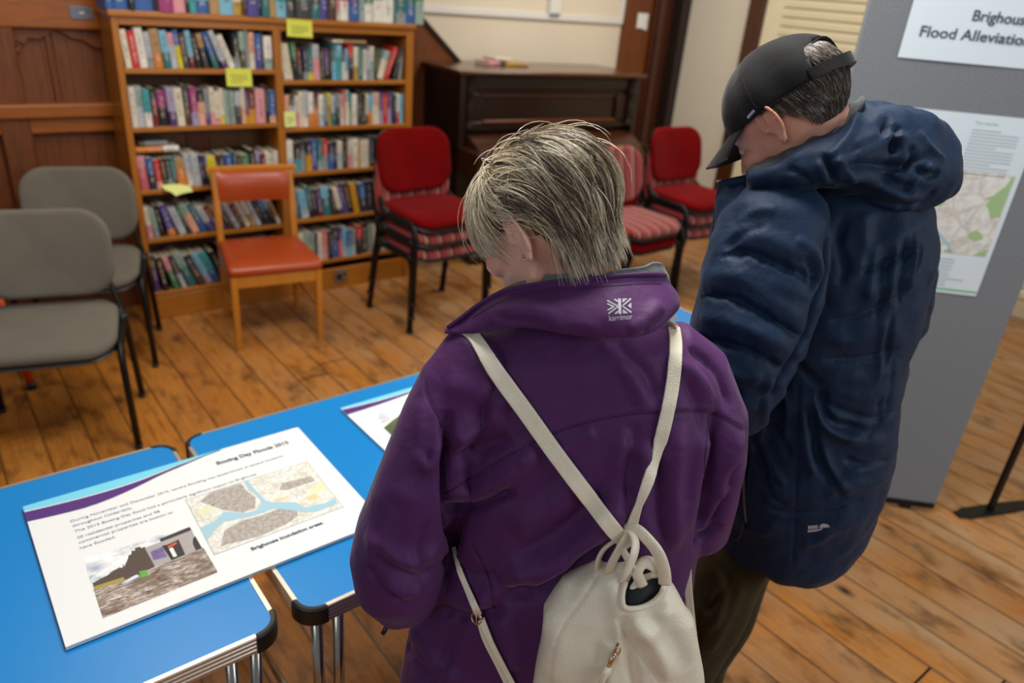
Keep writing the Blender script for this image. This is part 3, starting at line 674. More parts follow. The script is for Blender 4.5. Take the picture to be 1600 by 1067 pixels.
M_mapg = map_mat('street_map_print', 'dedfda', 'd2d2c6', 120); M_mapu = map_mat('built_up_map_print', 'aaa39e', '8f8884', 420, .5)
M_mapf = plain('map_field_print', 'd2d2ac', .55, var=.08, vscale=60); M_river = plain('map_water_print', '98bccb', .55, var=.02); M_mapo = plain('map_tan_print', 'd8c294', .55, var=.05)
def water_print():
    t = NT('flood_water_photo'); v = t.coord('Object', (32, 130, 1)); n = t.noise(v, 1.6, 6, .65, 1.0); n2 = t.noise(t.coord('Object', (9, 12, 1)), 1.5, 3)
    c = t.ramp(n, [(.33, '3c2c22'), (.45, '7d6a5c'), (.55, 'a99c92'), (.66, 'e2ddd8')])
    c = t.mix(t.ramp(n2, [(.42, 0.0), (.62, .65)]), c, '5b4433'); t.base(c); t.setv(Roughness=.5); return t.m
def sky_print():
    t = NT('cloudy_sky_photo'); n = t.noise(t.coord('Object', (16, 34, 1)), 1.3, 5, .6)
    t.base(t.ramp(n, [(.3, '8f9cb0'), (.48, 'd8d8da'), (.62, 'efeeee')])); t.setv(Roughness=.5); return t.m
M_wat = water_print(); M_sky = sky_print()
M_tree = plain('bare_trees_print', '4a3c34', .5, var=.5, vscale=260); M_dkp = plain('dark_building_print', '2b2527', .5, var=.2, vscale=100); M_gyp = plain('grey_building_print', 'a09a98', .5, var=.08, vscale=60)
M_mur = plain('mural_print', '6a5a8c', .5, var=.8, vscale=170); M_grass = plain('dry_grass_print', '9a8a3c', .5, var=.3, vscale=200); M_grn = plain('green_print', '5c9a38', .5, var=.1); M_signr = plain('orange_sign_print', 'd2552c', .5)
P1 = thing('flood_poster', 'large white poster board with flood map and photo across both tables', 'poster', (.028, 1.106, .7025), math.radians(.35), 'posters lying on the tables')
sheet(.594, .434, 0, .0035).build('backing_board', M_white, P1)
sheet(.595, .4345, .0037, .0072).build('sheet', M_paper, P1, bevel=.0006)
Z = .0076
up = [(0, .4345), (.42, .4345)]
cy = [(0, .4345), (0, .417)]+[(x, .417-.012*math.sin(PI*min(1, x/.30))+.0175*max(0, (x-.2)/.22)**1.5) for x in [i*.42/16 for i in range(1, 17)]]
flat('cyan_band', [[(a, min(b, .4344)) for a, b in cy]+[(.42, .4345)]], M_cyan, P1, Z)
pu = [(0, .413)]+[(x, .413-.012*math.sin(PI*min(1, x/.30))+.0175*max(0, (x-.2)/.20)**1.5) for x in [i*.40/16 for i in range(1, 17)]]
pl_ = [(x, .378-.012*math.sin(PI*min(1, x/.26))*1.1+.056*max(0, (x-.10)/.30)**1.3) for x in [i*.40/16 for i in range(16, -1, -1)]]
flat('purple_band', [[(a, min(b, .434)) for a, b in pu+pl_]], M_purp, P1, Z+.0001)
fit_text('Boxing Day Floods 2015', .375, .376, .172, M_ink, P1, Z, .013, bold=.035, name='title')
for s, x, y, wd in (('During November and December 2015, severe flooding was experienced at several locations', .069, .331, .443), ('throughout Calderdale.', .069, .3135, .110), ('The 2015 Boxing Day flood had a particularly significant impact on Brighouse.', .069, .294, .368),
                    ('20 residential properties and 98', .069, .272, .153), ('commercial properties are known to', .069, .2555, .174), ('have flooded.', .068, .2375, .062)):
    fit_text(s, x, y, wd, plain('slate_print', '4c6472', .6, var=.03), P1, Z, .0082, name='lettering')
fit_text('Brighouse inundation areas.', .335, .0595, .153, M_ink, P1, Z, .0098, bold=.035, name='caption')
mp = MB().prism([(.271, .087), (.546, .087), (.551, .284), (.277, .286)], Z-.0003, Z, lambda a, b, h: (a, b, h)).build('flood_map', M_mapg, P1)
flat('map_border', [[(.2705, .0865), (.5465, .0865), (.5465, .0875), (.2705, .0875)], [(.277, .2855), (.551, .2835), (.551, .2845), (.277, .2865)], [(.2705, .087), (.2715, .087), (.2775, .286), (.2765, .286)], [(.5455, .087), (.5465, .087), (.5515, .284), (.5505, .284)]], M_inkg, mp, Z+.0002)
flats('built_up_area', [[(.300, .265), (.33, .283), (.395, .281), (.395, .25), (.402, .215), (.388, .182), (.362, .182), (.331, .212), (.318, .235)], [(.29, .105), (.31, .145), (.35, .158), (.39, .152), (.44, .155), (.462, .14), (.452, .11), (.42, .098), (.36, .092), (.32, .10)], [(.455, .215), (.47, .235), (.535, .225), (.535, .205), (.47, .205)]], M_mapu, mp, Z+.0002)
flats('field', [[(.283, .235), (.32, .24), (.318, .222), (.288, .215)], [(.505, .175), (.545, .195), (.548, .17), (.512, .155)], [(.275, .13), (.285, .16), (.281, .165), (.272, .15)], [(.54, .24), (.549, .26), (.548, .235)]], M_mapf, mp, Z+.0002)
flats('tan_patch', [[(.43, .19), (.465, .185), (.46, .178), (.432, .18)], [(.462, .150), (.485, .146), (.482, .138), (.46, .143)], [(.49, .16), (.512, .162), (.52, .145), (.495, .143)]], M_mapo, mp, Z+.0003)
flat('river', [[(.273, .179), (.2725, .145), (.275, .137), (.3, .161), (.318, .173), (.344, .167), (.383, .159), (.42, .16), (.447, .137), (.47, .114), (.495, .102), (.541, .105), (.5455, .124), (.516, .12), (.476, .128), (.468, .155), (.424, .183), (.417, .196), (.412, .236), (.411, .2825), (.401, .2825), (.401, .247), (.408, .22), (.405, .19), (.388, .174), (.366, .177), (.331, .205), (.306, .186)]], M_river, mp, Z+.0004)
ph = MB().prism([(.063, .10), (.261, .10), (.260, .200), (.068, .206)], Z-.0003, Z, lambda a, b, h: (a, b, h)).build('flood_photograph', M_sky, P1)
flat('flood_water', [[(.063, .033), (.261, .037), (.2605, .119), (.20, .114), (.172, .112), (.150, .108), (.065, .113)]], M_wat, ph, Z+.0001)
rt_ = random.Random(8)
tl_ = [(.067, .130), (.078, .134), (.093, .137), (.104, .145), (.118, .147), (.126, .149), (.134, .163), (.143, .178), (.156, .186), (.168, .180), (.178, .168)]
tq = spline_xy = []
for i in range(len(tl_)-1):
    for k in range(5):
        f = k/5; tq.append((tl_[i][0]*(1-f)+tl_[i+1][0]*f, tl_[i][1]*(1-f)+tl_[i+1][1]*f+(rt_.uniform(-.005, .004) if i > 3 else rt_.uniform(-.001, .001))))
flat('tree_line', [[(.066, .112)]+tq+[(.178, .115), (.14, .108)]], M_tree, ph, Z+.0002)
flat('grass_bank', [[(.066, .111), (.067, .12), (.116, .117), (.115, .106)]], M_grass, ph, Z+.0003)
flat('grey_building', [[(.170, .114), (.168, .178), (.199, .179), (.199, .186), (.2575, .190), (.2575, .118), (.21, .112)]], M_gyp, ph, Z+.0003)
flat('mural', [[(.174, .16), (.196, .162), (.196, .129), (.172, .133)]], M_mur, ph, Z+.0005)
flats('dark_cladding', [[(.198, .178), (.198, .188), (.2575, .194), (.2575, .182)], [(.202, .163), (.228, .167), (.226, .117), (.203, .115)], [(.196, .165), (.203, .165), (.204, .115), (.2, .115)], [(.246, .118), (.258, .118), (.258, .16), (.252, .155), (.247, .14)]], M_dkp, ph, Z+.0005)
flat('entrance_sign', [[(.2045, .158), (.222, .162), (.222, .156), (.2045, .152)]], M_signr, ph, Z+.0007)
flat('white_sign', [[(.205, .150), (.212, .150), (.212, .121), (.205, .121)]], M_paper, ph, Z+.0007)
flat('sunken_car', [[(.108, .100), (.129, .109), (.137, .110), (.140, .103), (.12, .099)]], plain('pale_car_print', 'c9d2e4', .5), ph, Z+.0007)
flat('green_bin', [[(.142, .116), (.155, .113), (.153, .096), (.142, .096)]], M_grn, ph, Z+.0007)
P2 = thing('flood_poster', 'white poster board half hidden behind the woman in purple', 'poster', (.760, 1.142, .7025), math.radians(1.0), 'posters lying on the tables')
sheet(.594, .434, 0, .004).build('backing_board', M_white, P2)
sheet(.595, .4345, .0042, .006).build('sheet', M_paper, P2, bevel=.0004)
flat('cyan_band', [[(0, .4345), (0, .428)]+[(x, .428-.010*math.sin(PI*min(1, x/.30))) for x in (.05, .1, .15, .2, .25, .3)]+[(.3, .4345)]], M_cyan, P2, .0064)
flat('purple_band', [[(0, .424)]+[(x, .424-.010*math.sin(PI*min(1, x/.30))) for x in (.05, .1, .15, .2, .25, .3)]+[(x, .395+.028*(x/.3)**2) for x in (.3, .25, .2, .15, .1, .05, 0)]], M_purp, P2, .0064)
vw = MB().prism([(.045, .20), (.30, .20), (.30, .355), (.05, .355)], .006, .0063, lambda a, b, h: (a, b, h)).build('landscape_photograph', M_sky, P2)
flat('hillside', [[(.045, .20), (.30, .20), (.30, .325), (.2, .335), (.12, .325), (.048, .29)]], plain('hillside_print', '4f5a34', .5, var=.5, vscale=60), vw, .0065)

# ------------------------------------------------------------------ display board
bd = thing('display_board', 'tall grey felt display board with pinned flood notices', 'display board', (2.904, .758, 0), math.radians(-45))
BW = .745
M_felt = plain('grey_felt', '72767a', .95, var=.35, vscale=140, bump=.4, bscale=500, bdist=.001, sheen=.2)
MB().box2((-BW, 0, .045), (0, .028, 2.05)).build('felt_panel', M_felt, bd, bevel=.002)
MB().box2((-BW, -.002, .02), (0, .030, .045)).build('bottom_rail', M_black, bd, bevel=.002)
for x in (-BW+.08, -.10): MB().box2((x-.02, .004, .0), (x+.02, .30, .02)).build('foot', M_black, bd, bevel=.004)
bfn = lambda a, b, h: (a, -h, b)
def onboard(x, y, z): return (x, -z, y)
M_bpaper = plain('laminated_paper', 'd4dfe6', .3, var=.02, coat=.4)
p1 = thing('title_notice', 'large white laminated title sheet at the top of the grey board', 'notice', bd.location, math.radians(-45), 'notices pinned on the grey board')
MB().grid(lambda u, v: (-.622+.594*u, -.004-.0015*math.sin(PI*u*2)*(1-v), 1.657+.42*v), 16, 10).build('sheet', M_bpaper, p1).modifiers.new('solid', 'SOLIDIFY').thickness = .001
M_dgrey = plain('dark_grey_lettering', '3b4652', .6, var=.03)
fit_text('Brighouse', -.441, 1.777, .172, M_dgrey, p1, .0068, .030, bold=.012, fn=onboard, name='title')
fit_text('Flood Alleviation', -.578, 1.722, .325, M_dgrey, p1, .0068, .030, bold=.012, fn=onboard, name='title')
p2 = thing('map_notice', 'laminated sheet with a green-patched map on the grey board', 'notice', bd.location, math.radians(-45), 'notices pinned on the grey board')
MB().prism([(-.560, .918), (-.139, .918), (-.139, 1.514), (-.560, 1.514)], .001, .003, bfn).build('sheet', M_bpaper, p2)
flat('green_strip', [[(-.555, .934), (-.141, .934), (-.141, .928), (-.555, .928)]], plain('green_line_print', '4fae62', .5), p2, .0035, fn=bfn)
M_gtx = plain('green_heading_print', '7fc09a', .6)
fit_text('Your area', -.530, 1.484, .095, M_gtx, p2, .0036, .009, fn=onboard, name='heading'); fit_text('The works', -.334, 1.484, .072, M_gtx, p2, .0036, .009, fn=onboard, name='heading')
M_txt = plain('blurred_text_print', 'a3adb2', .7)
tl = []
rng2 = random.Random(3)
for i in range(4): tl.append([(-.53, 1.455-.013*i), (-.53+rng2.uniform(.10, .16), 1.455-.013*i), (-.40, 1.459-.013*i), (-.53, 1.459-.013*i)])
for i in range(14): tl.append([(-.334, 1.464-.0105*i), (-.334+.148*(1 if i % 5 else .6), 1.464-.0105*i), (-.334+.148*(1 if i % 5 else .6), 1.4675-.0105*i), (-.334, 1.4675-.0105*i)])
for i in range(9): 
    e = (.11, .112, .108, .11, .105, .11, .16, .105, .108)[i]; tl.append([(-.36, 1.036-.0115*i), (-.36+e, 1.036-.0115*i), (-.36+e, 1.040-.0115*i), (-.36, 1.040-.0115*i)])
for a, b in ((0, 4), (4, 18), (18, 27)): flat('text_block', tl[a:b], M_txt, p2, .0036, fn=bfn)
mm = flat('area_map', [[(-.52, 1.060), (-.155, 1.060), (-.155, 1.338), (-.52, 1.338)]], map_mat('pale_area_map_print', 'dddcd8', 'd6d4cd', 26), p2, .0036, fn=bfn)
flats('woodland_patch', [[(-.165, 1.33), (-.157, 1.338), (-.157, 1.20), (-.185, 1.19), (-.20, 1.22), (-.215, 1.235), (-.205, 1.25), (-.225, 1.255), (-.20, 1.268), (-.185, 1.29), (-.175, 1.30)],
      [(-.235, 1.135), (-.215, 1.15), (-.19, 1.135), (-.185, 1.12), (-.21, 1.11), (-.235, 1.12)], [(-.20, 1.062), (-.157, 1.062), (-.157, 1.09), (-.18, 1.075)], [(-.30, 1.062), (-.285, 1.075), (-.26, 1.062)],
      [(-.36, 1.21), (-.345, 1.22), (-.34, 1.29), (-.352, 1.29), (-.358, 1.25)]], plain('woodland_print', '9dbb86', .5), mm, .0042, fn=bfn)
flat('stream', [[(-.37, 1.15), (-.36, 1.165), (-.33, 1.13), (-.28, 1.09), (-.27, 1.062), (-.275, 1.062), (-.29, 1.085), (-.335, 1.12)]], M_river, mm, .0042, fn=bfn)
# stand of the next board along
sd = thing('display_stand', 'black steel T-foot stand on the floor right of the board', 'stand', (3.112, .636, 0), math.radians(-22))
MB().rings([[(x, b*.03*(1 if abs(x) < .13 else .6), .006+h*.006) for b, h in ((-1, -1), (1, -1), (1, 1), (-1, 1))] for x in (-.148, -.135, -.1, .1, .32, .335)]).build('foot', M_black, sd, bevel=.002)
MB().box((0.02, 0, .012+1.0), (.028, .016, 2.0)).build('post', M_black, sd, bevel=.002)
# ------------------------------------------------------------------ people: tools
def P(px, py, d):
    """world point seen at a picture position, at depth d (metres) along the photographer's line of sight"""
    return Vector((CAM + d*(FW + RT*(px-800)/F_PX - UP*(py-533.5)/F_PX)).tolist())
VR, VU, VF = Vector(RT.tolist()), Vector(UP.tolist()), Vector(FW.tolist())
def ellipse_ring(c, u, v, a, b, n=28, e=2.0):
    out = []
    for j in range(n):
        t = 2*PI*j/n; ct, st = math.cos(t), math.sin(t)
        out.append(c + u*(a*math.copysign(abs(ct)**(2/e), ct)) + v*(b*math.copysign(abs(st)**(2/e), st)))
    return out
def loft(mb, st, n=28, e=2.0, side=None, ends=True, world=False):
    """stations (px,py,depth,half-width px,half-thickness m); closed rounded ends"""
    if world: C = [Vector(s[:3]) for s in st]; A = [s[3] for s in st]; B = [s[4] for s in st]
    else: C = [P(*s[:3]) for s in st]; A = [s[3]*s[2]/F_PX for s in st]; B = [s[4] for s in st]
    rings = []; side = side or VR
    m = len(C)
    for i in range(m):
        t = (C[min(i+1, m-1)]-C[max(i-1, 0)]).normalized()
        u = (side - t*side.dot(t)).normalized(); v = t.cross(u)
        if i == 0 and ends: rings.append(ellipse_ring(C[0]-t*min(A[0], B[0])*.45, u, v, A[0]*.55, B[0]*.55, n, e))
        rings.append(ellipse_ring(C[i], u, v, A[i], B[i], n, e))
        if i == m-1 and ends: rings.append(ellipse_ring(C[i]+t*min(A[i], B[i])*.45, u, v, A[i]*.55, B[i]*.55, n, e))
    mb.rings(rings); return mb
def ball(mb, c, r, n=16, M=None):
    c = Vector(c); rx, ry, rz = (r, r, r) if isinstance(r, (int, float)) else r
    rings = []
    for i in range(1, n):
        a = PI*i/n
        ring = [Vector((rx*math.sin(a)*math.cos(2*PI*j/(2*n)), ry*math.sin(a)*math.sin(2*PI*j/(2*n)), rz*math.cos(a))) for j in range(2*n)]
        if M is not None: ring = [M @ q for q in ring]
        rings.append([c+q for q in ring])
    mb.rings(rings); return mb
def fuse(mb, voxel, smooth=3, factor=.5):
    me = mb.mesh('fuse'); o = bpy.data.objects.new('fuse', me); COL.objects.link(o)
    r = o.modifiers.new('r', 'REMESH'); r.mode = 'VOXEL'; r.voxel_size = voxel; r.use_smooth_shade = True
    if smooth:
        s = o.modifiers.new('s', 'SMOOTH'); s.iterations = smooth; s.factor = factor
    dg = bpy.context.evaluated_depsgraph_get(); dg.update()
    out = bpy.data.meshes.new_from_object(o.evaluated_get(dg)); bpy.data.objects.remove(o)
    return out
def get_co(me):
    a = np.empty(len(me.vertices)*3); me.vertices.foreach_get('co', a); return a.reshape(-1, 3)
def get_no(me):
    a = np.empty(len(me.vertices)*3); me.vertices.foreach_get('normal', a); return a.reshape(-1, 3)
def set_co(me, co): me.vertices.foreach_set('co', co.ravel()); me.update()
def smooth_np(me, it, fac=.5):
    n = len(me.vertices); e = np.empty(len(me.edges)*2, dtype=np.int64); me.edges.foreach_get('vertices', e); e = e.reshape(-1, 2)
    co = get_co(me); deg = np.bincount(e.ravel(), minlength=n).astype(float)[:, None]; deg[deg == 0] = 1
    for _ in range(it):
        s = np.zeros_like(co)
        for k in range(3): s[:, k] = np.bincount(e[:, 0], co[e[:, 1], k], n)+np.bincount(e[:, 1], co[e[:, 0], k], n)
        co += (s/deg-co)*fac
    set_co(me, co)
def bvh(me):
    return BVHTree.FromPolygons([v.co[:] for v in me.vertices], [p.vertices[:] for p in me.polygons])
def hit(b, px, py, near=0.0):
    d = Vector((FW + RT*(px-800)/F_PX - UP*(py-533.5)/F_PX).tolist()); L = d.length; d.normalize(); o = Vector(CAM.tolist())
    loc, nrm, i, dist = b.ray_cast(o, d, 5)
    if loc is None:
        loc, nrm, i, dist = b.find_nearest(P(px, py, near or 1.1))
    if nrm.dot(o-loc) < 0: nrm = -nrm
    return loc, nrm
def spline(pts, per=8):
    pts = [np.array(p, float) for p in pts]; out = []
    for i in range(len(pts)-1):
        p0 = pts[max(i-1, 0)]; p1 = pts[i]; p2 = pts[i+1]; p3 = pts[min(i+2, len(pts)-1)]
        for k in range(per):
            t = k/per; out.append(.5*((2*p1)+(-p0+p2)*t+(2*p0-5*p1+4*p2-p3)*t*t+(-p0+3*p1-3*p2+p3)*t**3))
    out.append(pts[-1]); return out
def folds(me, specs, near=1.1):
    """each fold: (picture polyline, width m, height m [, sharp]) laid on the cloth it crosses; + ridge, - crease"""
    b = bvh(me); co = get_co(me); no = get_no(me).copy(); disp = np.zeros(len(co))
    for sp in specs:
        line, w, a = sp[:3]; kind = sp[3] if len(sp) > 3 else 'g'
        q = spline(line, 5); pts = np.array([hit(b, x, y, near)[0][:] for x, y in q]); m = len(pts)
        best = np.full(len(co), 1e9); par = np.zeros(len(co)); sgn = np.zeros(len(co))
        lo = pts.min(0)-4*w; hi = pts.max(0)+4*w
        idx = np.where(((co > lo) & (co < hi)).all(1))[0]
        if len(idx) == 0: continue
        c = co[idx]; bb = np.full(len(idx), 1e9); pp = np.zeros(len(idx)); ss = np.zeros(len(idx))
        for i in range(m-1):
            s = pts[i+1]-pts[i]; L2 = max(1e-12, s@s); t = np.clip(((c-pts[i])@s)/L2, 0, 1)
            v = c-(pts[i]+t[:, None]*s); d = np.sqrt((v**2).sum(1)); up = d < bb
            nn = no[idx]; side = np.einsum('ij,ij->i', np.cross(np.broadcast_to(s, c.shape), v), nn)
            bb[up] = d[up]; pp[up] = (i+t[up])/(m-1); ss[up] = np.sign(side[up])
        taper = np.minimum(1, np.minimum(pp, 1-pp)*5+.05)
        if kind == 'g': prof = np.exp(-(bb/w)**2)
        elif kind == 'step': prof = ss*np.exp(-(bb/w))*.5*(1-np.exp(-(bb/(w*.12))**2))
        elif kind == 'seam': prof = np.exp(-(bb/w)**2); taper = 1.0
        disp[idx] += a*prof*taper
    set_co(me, co+no*disp[:, None])
def noise_disp(me, scale, amp, seed=0.0, stretch=(1, 1, 1), mask=None):
    co = get_co(me); no = get_no(me); d = np.empty(len(co))
    for i, p in enumerate(co): d[i] = noise.noise(Vector((p[0]*scale*stretch[0]+seed, p[1]*scale*stretch[1], p[2]*scale*stretch[2])))
    if mask is not None: d *= mask(co)
    set_co(me, co+no*(d*amp)[:, None])
def ribbon(b, line, widths, thick, name, m, parent, off=.003, near=1.1, smoothz=6, depths=None, rows=5):
    """flat strap following a picture polyline, lying on surface b (or at given depths)"""
    q = spline(line, 8); n = len(q); wd = np.interp(np.linspace(0, 1, n), np.linspace(0, 1, len(widths)), widths)
    if depths is None:
        dp = np.array([(hit(b, x, y, near)[0]-Vector(CAM.tolist())).dot(VF) for x, y in q])-off
        for _ in range(smoothz):
            d2 = dp.copy(); d2[1:-1] = np.minimum(dp[1:-1], (dp[:-2]+dp[2:])/2*.5+dp[1:-1]*.5); dp = d2
    else: dp = np.interp(np.linspace(0, 1, n), np.linspace(0, 1, len(depths)), depths)
    C = [P(x, y, d) for (x, y), d in zip(q, dp)]
    mb = MB(); rings = []
    for i in range(n):
        t = (C[min(i+1, n-1)]-C[max(i-1, 0)]).normalized(); view = (Vector(CAM.tolist())-C[i]).normalized()
        if b is not None:
            nr = b.find_nearest(C[i])[1]
            if nr.dot(view) < 0: nr = -nr
            nr = (nr*.6+view*.4).normalized()
        else: nr = view
        s = t.cross(nr).normalized(); nr = s.cross(t).normalized(); h = wd[i]*dp[i]/F_PX/2
        ring = []
        for a, c in ((-1, -.2), (-.96, .35), (-.8, .5), (-.5, .42), (0, .5), (.5, .42), (.8, .5), (.96, .35), (1, -.2), (.9, -.5), (0, -.5), (-.9, -.5)):
            ring.append(C[i]+s*(a*h)+nr*(c*thick))
        rings.append(ring)
    mb.rings(rings); return mb.build(name, m, parent, autosmooth=50)
def decal(b, fn, me, off=.0006):
    """lay a flat mesh (x,y) on a surface: fn(x,y)->picture position"""
    co = get_co(me)
    for i, p in enumerate(co):
        px, py = fn(p[0], p[1]); l, n = hit(b, px, py); co[i] = (l+n*(off+max(0, p[2])))[:]
    set_co(me, co); return me
def text_mesh(s):
    cu = bpy.data.curves.new('t', 'FONT'); cu.body = s; cu.size = 1.0; cu.resolution_u = 3
    tmp = bpy.data.objects.new('t', cu); COL.objects.link(tmp); dg = bpy.context.evaluated_depsgraph_get(); dg.update()
    me = bpy.data.meshes.new_from_object(tmp.evaluated_get(dg)); bpy.data.objects.remove(tmp); bpy.data.curves.remove(cu)
    return me
def frame_from(F, U):
    F = F.normalized(); U = (U-F*U.dot(F)).normalized(); R = F.cross(U)
    return Matrix(((R[0], F[0], U[0]), (R[1], F[1], U[1]), (R[2], F[2], U[2])))
def camvec(r, u, f): return VR*r+VU*u+VF*f

def head_mb(M3, O, scale=1.0, neck_to=None, neck_r=.056, male=False):
    """skull, face, ears and neck in head axes: x right, y forward, z up, origin between the ears"""
    mb = MB(); X = Matrix.Translation(O) @ M3.to_4x4() @ Matrix.Scale(scale, 4)
    loc = MB()
    ball(loc, (0, -.012, .030), (.074, .094, .076), 18)
    lv = [(.070, .058, .078, -.070), (.05, .067, .088, -.085), (.025, .070, .0905, -.088), (0, .069, .086, -.085), (-.025, .066, .088, -.070), (-.045, .062, .089, -.045), (-.065, .055, .088, -.020), (-.085, .044, .086, .0), (-.102, .030, .080, .018), (-.110, .016, .070, .03)]
    loc.rings([ellipse_ring(Vector((0, (yf+yb)/2, z)), Vector((1, 0, 0)), Vector((0, 1, 0)), hw, (yf-yb)/2, 32, 2.25) for z, hw, yf, yb in lv])
    loc.tube([(0, .080, .018), (0, .094, .002), (0, .106, -.016), (0, .112, -.028)], [.007, .008, .0095, .011], 12)
    for s in (-1, 1):
        ball(loc, (s*.010, .100, -.031), (.008, .010, .007), 8)
        loc.tube([(s*.010, .086, .026), (s*.030, .084, .030), (s*.048, .070, .024)], [.007, .009, .007], 10)
        ball(loc, (s*.040, .062, -.024), (.024, .024, .022), 10)
        ball(loc, (s*.031, .074, .004), (.012, .011, .009), 8)
        # jaw
        loc.tube([(s*.050, -.002, -.035), (s*.052, .012, -.058), (s*.044, .035, -.080), (s*.020, .070, -.098)], [.006, .014, .014, .014], 10)
        # ear: bowl, rim, lobe
        E = Matrix.Translation((s*.074, -.012, -.004)) @ Matrix.Rotation(s*math.radians(22 if male else 34), 4, 'Z') @ Matrix.Rotation(math.radians(-10), 4, 'X')
        e = MB(); ball(e, (s*.004, 0, 0), (.0060, .0150, .027), 10)
        pts = []
        for k in range(15):
            a = math.radians(205-k*20); pts.append((s*(.010+.004*math.sin(a*.5)), -.0035+math.cos(a)*-.0165, .006+math.sin(a)*.0275*(1 if math.sin(a) > 0 else 1.02)))
        e.tube(pts, [.0032]*len(pts), 8)
        e.tube([(s*.009, .008, -.012), (s*.010, .001, .004), (s*.0105, -.004, .018)], [.003, .0032, .003], 8)
        ball(e, (s*.007, .003, -.026), (.005, .009, .009), 8); ball(e, (s*.006, .012, -.004), (.005, .004, .006), 6)
        e.xform(E @ Matrix.Scale(1.04, 4)); loc.add(e.v, e.f)
    ball(loc, (0, .086, -.055), (.024, .011, .0065), 10); ball(loc, (0, .085, -.065), (.020, .011, .007), 10); ball(loc, (0, .078, -.092), (.022, .018, .016), 10)
    if male: ball(loc, (0, .02, -.10), (.035, .045, .02), 10)
    loc.xform(X); mb.add(loc.v, loc.f)
    nk0 = X @ Vector((0, -.030, -.02)); nk1 = (nk0*.5+Vector(neck_to)*.5)-VF*0
    st = [(*nk0, neck_r*1.02, neck_r*1.05), (*nk1, neck_r, neck_r)]
    if neck_to is not None: st.append((*neck_to, neck_r*1.12, neck_r*1.05))
    loft(mb, st, world=True, side=M3 @ Vector((1, 0, 0)))
    return mb, X
def eyes(X, parent):
    for s in (-1, 1):
        m = MB(); c = X @ Vector((s*.031, .0735, .004)); ball(m, c, .0105, 12); m.build('eye', plain('eye_white', 'e4dcd4', .25, var=.03), parent, smooth=True)
        m = MB(); c = X @ Vector((s*.031, .0805, .003)); ball(m, c, (.0055, .0055, .0055), 8); m.build('iris', plain('dark_iris', '3c4a50', .2), parent, smooth=True)
def hand_mb(wrist, d, nrm, side, curl=.5, sc=1.0):
    """wrist point, direction of the fingers, back-of-hand normal, side +1 when the thumb leaves towards d x nrm"""
    d = d.normalized(); nrm = (nrm-d*nrm.dot(d)).normalized(); s = d.cross(nrm)*side
    mb = MB()
    loft(mb, [(*wrist, .026*sc, .019*sc), (*(wrist+d*.03*sc), .034*sc, .017*sc), (*(wrist+d*.065*sc), .040*sc, .015*sc), (*(wrist+d*.088*sc), .039*sc, .012*sc)], world=True, side=s, e=2.4)
    for k, (off, L, r) in enumerate(((.028, .070, .0088), (.010, .080, .0092), (-.009, .074, .0088), (-.027, .058, .0078))):
        p = wrist+d*.082*sc+s*off*sc; pts = [p]; dd = d.copy(); ax = s
        for q, f in enumerate((.45, .32, .23)):
            ang = curl*(.7, 1.0, .7)[q]*(1+.12*k); dd = (Matrix.Rotation(ang, 3, s) @ dd) if (Matrix.Rotation(ang, 3, s) @ dd).dot(nrm) < dd.dot(nrm) else (Matrix.Rotation(-ang, 3, s) @ dd)
            p = p+dd*L*f*sc; pts.append(p)
        mb.tube(pts, [r*sc, r*.98*sc, r*.9*sc, r*.72*sc], 10)
        ball(mb, pts[-1], r*.74*sc, 6)
    p = wrist+d*.025*sc+s*.026*sc; dd = (d*.62+s*.72-nrm*.3).normalized(); pts = [p]
    for q, f in enumerate((.040, .030, .024)):
        p = p+dd*f*sc; pts.append(p); dd = (dd+d*.35-nrm*.12).normalized()
    mb.tube(pts, [.0125*sc, .011*sc, .0098*sc, .0078*sc], 10); ball(mb, pts[-1], .008*sc, 6)
    return mb
def skin_mat(name, col, red):
    t = NT(name); n1 = t.noise(t.coord(), 14, 4, .6); n2 = t.noise(t.coord(), 220, 3)
    c = t.mix(t.ramp(n1, [(.4, 0.0), (.65, .7)]), col, red); c = t.mix(t.math('MULTIPLY', n2, .12), c, '7a4030'); t.base(c)
    t.setv(Roughness=.5, Subsurface_Weight=.12, Subsurface_Scale=.008); t.b.inputs['Subsurface Radius'].default_value = (1, .35, .2); t.bump(n2, .12, .0008)
    return t.m
def cloth_mat(name, col, rough=.55, sheen=.2, fold=.3, weave=900, spec=.35, stretch=(1, 1, 1), fs=16):
    t = NT(name); v = t.coord('Object', stretch); big = t.noise(v, fs, 4, .5, .6); mid = t.noise(v, fs*3.2, 3, .5, .8); wv = t.noise(t.coord(), weave, 2)
    c = lin(col); lo = tuple(x*.86 for x in c[:3])+(1,); hi = tuple(x*1.14 for x in c[:3])+(1,)
    t.base(t.mix(wv, lo, hi)); t.setv(Roughness=rough, Sheen_Weight=sheen, Specular_IOR_Level=spec, Sheen_Roughness=.4)
    h = t.math('ADD', t.math('MULTIPLY', big, 1.0), t.math('MULTIPLY', mid, .25)); nn = t.bump(h, fold, .02)
    t.bump(wv, .12, .0006, nn); return t.m
def leather_mat(name, col, rough=.45):
    t = NT(name); vo = t.n('ShaderNodeTexVoronoi'); vo.inputs['Scale'].default_value = 420; t.l(t.coord(), vo.inputs['Vector']); n = t.noise(t.coord(), 40, 4)
    c = lin(col); t.base(t.mix(n, tuple(x*.93 for x in c[:3])+(1,), tuple(min(1, x*1.05) for x in c[:3])+(1,))); t.setv(Roughness=rough, Specular_IOR_Level=.4)
    t.bump(t.math('ADD', vo.outputs['Distance'], t.math('MULTIPLY', n, .5)), .35, .0012); return t.m
